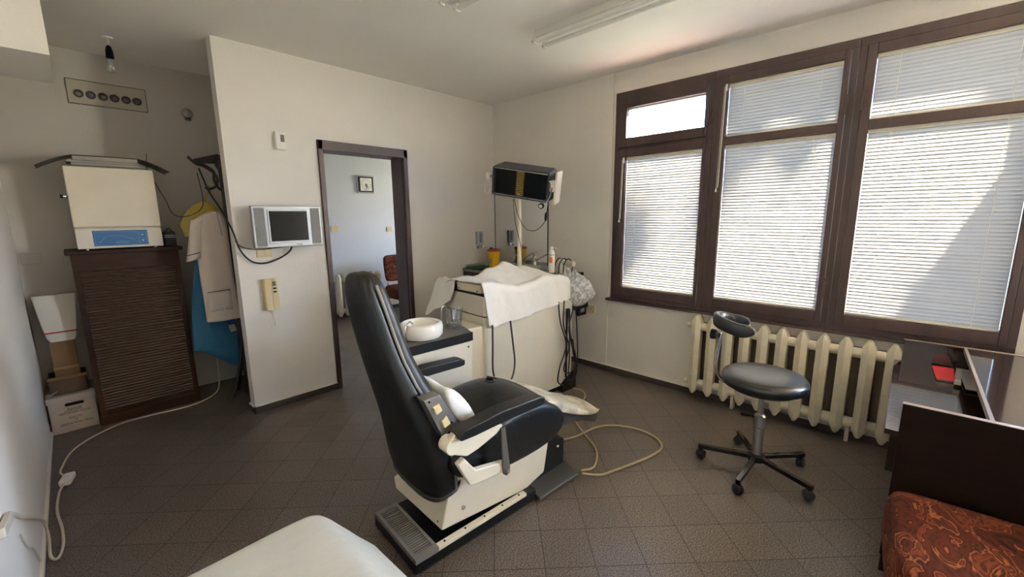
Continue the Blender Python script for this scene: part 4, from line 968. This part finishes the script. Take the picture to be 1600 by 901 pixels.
# blue gown
t = thing('blue_gown', 'blue cotton gown hanging below the pale tunic on the coat stand', 'gown', (.74, 3.985, 1.45))
g_ = garment('x', '', 0, [(0, .03, .03), (-.05, .08, .02), (-.3, .10, -.0), (-.6, .125, -.025), (-.85, .15, -.03), (-1.0, .155, -.03), (-1.12, .145, -.0)], bluecloth, .04)
for i, p in enumerate(g_.v):
    if p[2] < -1.05: g_.v[i] = (p[0], p[1], -1.12-(p[0]+.15)*.85+.12)
g_.build('gown_body', bluecloth, t, solid=.003)
t = thing('fabric_tag', 'small white tag dangling on a cord below the pale tunic', 'tag', (.80, 3.86, .70))
MB().obox((0, -.02, -.09), (.020, 0, .004), (0, .004, 0), (-.006, 0, .028)).build('card', paper, t)
MB().tube(spline([(-.03, -.015, .0), (-.015, -.02, -.05), (0, -.02, -.065), (.03, -.02, -.04), (.05, -.01, 0)]), .004, 6).build('cord', navy, t)
# white extension lead
t = thing('extension_lead', 'white extension lead running along the floor from the alcove with an inline socket', 'cable')
MB().tube(spline([(.74, 4.25, .30), (.735, 4.22, .12), (.70, 4.18, .008), (.58, 4.04, .008), (.453, 4.001, .008), (.25, 4.02, .008), (.048, 4.0, .008), (-.149, 3.80, .008), (-.215, 3.53, .008), (-.21, 3.43, .008), (-.185, 3.38, .016)]), .0052, 8).build('cable_far', cable_w, t)
MB().tube(spline([(-.205, 3.28, .016), (-.222, 3.20, .008), (-.227, 3.005, .008), (-.208, 2.80, .008), (-.205, 2.65, .008), (-.22, 2.56, .008), (-.243, 2.60, .008), (-.25, 2.75, .02), (-.255, 2.78, .08), (-.255, 2.66, .17), (-.255, 2.45, .29), (-.255, 2.25, .40), (-.255, 2.08, .50), (-.255, 1.9, .53)]), .0056, 8).build('cable_near', cable_w, t)
MB().obox((-.19, 3.33, .018), (.012, .05, 0), (-.024, .006, 0), (0, 0, .017)).build('inline_socket', whiteplastic, t, bev=.008)
MB().obox((-.256, 1.95, .535), (.01, 0, 0), (0, .09, -.018), (0, .004, .016)).build('wall_plug', cable_w, t, bev=.006)
hose('wall_cable', [(-.262, 2.2, .36), (-.262, 2.3, .25), (-.262, 2.4, .18), (-.262, 2.5, .06)], .003, cable_w, 'thin white cable running down the left wall to the floor', 'cable', local=False)

# ------------------------------------------------------------------ stool
t = thing('swivel_stool', 'black round swivel stool with curved backrest on castors by the radiator', 'stool', (2.56, .506, 0))
MB().lathe([(.10, .513), (.185, .516), (.206, .528), (.213, .55), (.211, .568), (.20, .583), (.18, .591), (.10, .596), (.002, .597)], (0, 0, 0), 48).build('seat', leather2, t)
MB().lathe([(.05, .495), (.17, .505), (.18, .516)], (0, 0, 0), 32).build('seat_plate', blackmetal, t)
MB().cyl((0, 0, .30), (0, 0, .50), .015, 16).build('gas_column', chrome, t)
MB().cyl((0, 0, .09), (0, 0, .27), .026, 20).build('outer_tube', steel, t)
MB().lathe([(.018, .27), (.029, .275), (.029, .34), (.018, .35)], (0, 0, 0), 20).build('column_collar', steel, t)
MB().lathe([(.035, .065), (.045, .07), (.045, .10), (.03, .11)], (0, 0, 0), 24).build('hub', blackmetal, t)
cast = [(2.486, .772), (2.811, .665), (2.78, .325), (2.466, .248), (2.251, .519)]
for cx, cy_ in cast:
    d = Vector((cx-2.56, cy_-.506, 0)); d.normalize(); p = Vector((-d.y, d.x, 0)); e1 = d*.305; c1 = d*.288
    lg = MB(); lg.loft([[tuple(d*.03+p*.014+Vector((0, 0, .075))), tuple(d*.03-p*.014+Vector((0, 0, .075))), tuple(d*.03-p*.014+Vector((0, 0, .10))), tuple(d*.03+p*.014+Vector((0, 0, .10)))],
                        [tuple(e1+p*.011+Vector((0, 0, .062))), tuple(e1-p*.011+Vector((0, 0, .062))), tuple(e1-p*.011+Vector((0, 0, .086))), tuple(e1+p*.011+Vector((0, 0, .086)))]])
    l_ = lg.build('leg', mat('gloss black metal', srgb(12, 12, 12), .14, spec=.6), t, bev=.002)
    MB().box(0, 0.001, 0, .001, 0, .001) if False else None
    st = MB().loft([[tuple(d*.05+p*.008+Vector((0, 0, .1005))), tuple(d*.05-p*.008+Vector((0, 0, .1005))), tuple(d*.298-p*.006+Vector((0, 0, .0875))), tuple(d*.298+p*.006+Vector((0, 0, .0875)))]], True, False)
    cs_ = MB().lathe([(.001, -.024), (.018, -.023), (.026, -.016), (.0275, -.004), (.022, -.002), (.022, .002), (.0275, .004), (.026, .016), (.018, .023), (.001, .024)], (0, 0, 0), 24, 'y')
    rz_ = math.atan2(d.y, d.x)+.9
    co, si = math.cos(rz_), math.sin(rz_)
    cs_.v = [(c1.x+x*co-y*si, c1.y+x*si+y*co, .0278+z) for x, y, z in cs_.v]
    c_ = cs_.build('castor', rubber, t)
    MB().lathe([(.010, .045), (.012, .06), (.008, .066)], (c1.x, c1.y, 0), 12).build('castor_stem', blackmetal, t)
# back support: arm from under the seat, curved pad
bx = Vector((-.35, .94, 0)).normalized()  # towards the back
ppt = spline([tuple(bx*.15+Vector((0, 0, .50))), tuple(bx*.21+Vector((0, 0, .525))), tuple(bx*.245+Vector((0, 0, .60))), tuple(bx*.235+Vector((0, 0, .74))), tuple(bx*.228+Vector((0, 0, .80)))])
MB().tube(ppt, .0085, 10).build('back_arm', chrome, t)
MB().lathe([(.004, -.02), (.026, -.018), (.029, -.004), (.029, .01), (.01, .014)], tuple(bx*.27+Vector((0, 0, .79))), 9, 'y').build('adjusting_knob', blackmetal, t)
rings = []
yb = math.atan2(bx.y, bx.x); rad = .106; cc = bx*.14
pth = [(-.075, -1), (-.05, -1), (-.025, -1)]+[R(-90+180*i/16) for i in range(17)]+[(-.025, 1), (-.05, 1), (-.075, 1)]
side = Vector((-bx.y, bx.x, 0)); rad = .112; cc = bx*.150
for i, q in enumerate(pth):
    if isinstance(q, tuple): p2 = cc+bx*q[0]+side*rad*q[1]; nr = side*q[1]; zt = -.012
    else: nr = bx*math.cos(q)+side*math.sin(q); p2 = cc+nr*rad; zt = -.012+.03*math.cos(q)
    endf = [.35, .8, 1][min(i, 2)] if i < 3 else ([.35, .8, 1][min(len(pth)-1-i, 2)] if i > len(pth)-4 else 1)
    p = Vector((p2.x, p2.y, .862+zt))
    rings.append([tuple(p+nr*.017*endf*math.copysign(abs(math.cos(b_))**.7, math.cos(b_))+Vector((0, 0, .038*endf*math.copysign(abs(math.sin(b_))**.7, math.sin(b_))))) for b_ in [k*math.pi/8 for k in range(16)]])
MB().loft(rings).build('back_pad', leather2, t, sub=1)
MB().tube([(.03, .0, .315), (-.01, .05, .33), (-.03, .09, .335)], [.006, .005, .008], 8).build('height_lever', blackmetal, t)

# ------------------------------------------------------------------ desk
t = thing('desk', 'glossy dark mahogany desk with a low side shelf at the right under the window', 'desk', (0, 0, 0))
MB().box(2.10, 2.122, -1.5, -.05, .10, .75).build('front_panel', mat('dark satin veneer', srgb(26, 14, 10), .6, var=.3, vscale=4, stretch=(1, 1, 8), spec=.08), t, bev=.001)
MB().box(2.099, 2.123, -1.5, -.049, .75, .752).build('panel_edge', mat('pale worn edge', srgb(120, 104, 90), .4), t)
MB().box(3.20, 3.222, -1.5, -.04, .10, .75).build('back_panel', wood_d, t, bev=.001)
MB().box(3.199, 3.223, -1.5, -.039, .75, .752).build('panel_edge', MC['pale worn edge'], t)
MB().box(2.122, 3.20, -1.5, -.285, .726, .75).build('desk_top', wood_d, t)
MB().box(2.122, 3.20, -.283, -.272, .728, .752).build('top_lipping', mat('grey lipping', srgb(120, 110, 102), .3), t)
MB().box(2.123, 3.199, -1.5, -.010, .605, .627).build('side_shelf', wood_d, t, bev=.001)
MB().box(3.07, 3.20, -.30, -.04, 0, .605).build('leg_panel', wood_d, t)
MB().box(2.14, 2.19, -1.3, -.055, 0, .605).build('leg_panel', wood_d, t)
SZ = .628
def sheet(b, q, z0, z1): return b.loft([[(x, y, z0) for x, y in q], [(x, y, z1) for x, y in q]])
t = thing('booklet', 'glossy red booklet lying on the low desk shelf', 'booklet', (3.05, -.20, SZ))
sheet(MB(), [(.125, .036), (.135, -.045), (-.115, -.038), (-.115, .024)], 0, .006).build('pages', paper, t)
sheet(MB(), [(.127, .038), (.137, -.047), (-.117, -.040), (-.117, .026)], .006, .0075).build('cover', redcard, t)
t = thing('paper_stack', 'grey printed sheets beside the red booklet, tucked under the desk top', 'papers', (3.02, -.285, SZ))
sheet(MB(), [(.165, .03), (.155, -.06), (-.19, -.06), (-.19, .015)], .008, .014).build('sheets', paper, t)
b = MB()
for i in range(9): b.box(-.15+i*.03, -.145+i*.03, -.05, .01, .0142, .0146)
b.build('print_lines', mat('faded print', srgb(110, 104, 98), .7), t, smooth=False)
t = thing('stapler', 'small silver and white stapler lying against the grey sheets', 'stapler', (2.99, -.252, SZ))
MB().obox((0, 0, .006), (.125, -.008, 0), (0, .011, 0), (0, 0, .006)).build('base', blackmetal, t, bev=.002)
MB().obox((0, 0, .021), (.122, -.008, 0), (0, .010, 0), (0, 0, .007)).build('arm', silver, t, bev=.003)
MB().obox((-.115, .008, .02), (.008, 0, 0), (0, .012, 0), (0, 0, .012)).build('head', cream, t, bev=.003)

# patterned chair in the corner of the view
t = upholstered_chair('rust scroll patterned upholstered chair pushed up to the dark desk', (1.79, -.285, 0), 0, 1)
bpy.context.view_layer.update()
t.rotation_euler = (0, 0, R(184)); t.location = (1.80, -.30, -.02)

# ------------------------------------------------------------------ couch with sheet
t = thing('examination_couch', 'examination couch covered with an off-white sheet in the foreground', 'couch', (.105, .40, 0))
MB().box(-.33, .33, -1.0, .86, .40, .53).build('mattress', darkgrey, t, bev=.03)
MB().box(-.32, .32, -.98, .84, .34, .395).build('frame', greymetal, t)
for x in (-.29, .29):
    for y in (-.93, .79): MB().cyl((x, y, 0), (x, y, .345), .018, 14).build('leg', greymetal, t)
sh = thing('x', None, None); bpy.data.objects.remove(sh)
def edge(w0, y0, y1, r, z, off=0):
    return [(x, y, z+off) for x, y, _ in rrect(-w0, w0, y0, y1, r, 0, 8)]
rings = []
for z, g_ in ((.33, .020), (.36, .018), (.40, .014), (.45, .010), (.49, .006), (.52, .003), (.54, -.002), (.548, -.012), (.551, -.03), (.551, -.08), (.550, -.16), (.551, -.26)):
    fl_ = max(0, .552-z)*.66; r_ = max(.03, .05+.25*max(0, .55-z)+(-g_*.4 if g_ < 0 else 0))
    rg = rrect(-.338-g_, .328+g_*1.0+fl_, -1.0-g_, .885+g_+fl_*.12, min(r_, .06 if z > .5 else .09), z, 10)
    rg = [(x+(.008*math.sin(y*15)*max(0, .55-z)*5 if x > .3 else 0), y+.006*math.sin(x*23)*max(0, .52-z)*4, z+.006*noise.noise((x*4, y*4, 0))+.003*noise.noise((x*11, y*7, 3))) for x, y, z in rg]
    # subdivide the long right edge so the drape can ripple
    out = []
    for i_, p_ in enumerate(rg):
        q_ = rg[(i_+1) % len(rg)]; out.append(p_); dd = math.dist(p_, q_)
        if i_ % 11 == 10:
            nn_ = 14
            for k_ in range(1, nn_):
                t_ = k_/nn_; x_, y_, z_ = (p_[c_]+(q_[c_]-p_[c_])*t_ for c_ in range(3))
                out.append((x_+(.010*math.sin(y_*13)*max(0, .55-z)*5 if abs(x_) > .3 else 0), y_, z_+.005*noise.noise((x_*5, y_*5, 2))))
    rings.append(out)
so_ = MB().loft(rings, True, False); k = len(rings)-1; n0 = len(rings[0]); so_.f.append(tuple(range(k*n0, (k+1)*n0)))
o = so_.build('couch_sheet', sheetw, None, ang=60); o.location = (.105, .40, 0)
tag(o, 'off-white cotton sheet draped over the foreground couch', 'sheet')
P = []
MB_ = None

# ------------------------------------------------------------------ ceiling lamps
def batten(label, x, y1):
    t = thing('fluorescent_lamp', label, 'ceiling lamp', (x, y1, H), group='twin tube lamps on the ceiling')
    MB().prism([(-.035, 0), (.035, 0), (.045, -.045), (.03, -.058), (-.03, -.058), (-.045, -.045)], -1.24, 0).build('housing', mat('white lamp housing', srgb(214, 212, 206), .4), t, bev=.002)
    for s in (-1, 1):
        MB().cyl((s*.052, -.03, -.072), (s*.052, -1.21, -.072), .013, 16).build('tube', mat('unlit tube', srgb(226, 224, 214), .15), t)
        for y in (-.02, -1.22):
            MB().box(s*.052-.014, s*.052+.014, y-.010, y+.010, -.092, -.05).build('lamp_holder', whiteplastic, t, bev=.003)
            MB().cyl((s*.052, y-.011*(1 if y < -1 else -1), -.072), (s*.052, y-.018*(1 if y < -1 else -1), -.072), .009, 10).build('end_cap', blackmetal, t)
    return t
batten('twin tube lamp nearest the window wall, in the middle of the ceiling', 2.295, 1.93)
batten('twin tube lamp of which only the end shows, farther from the window', 1.565, 1.95)
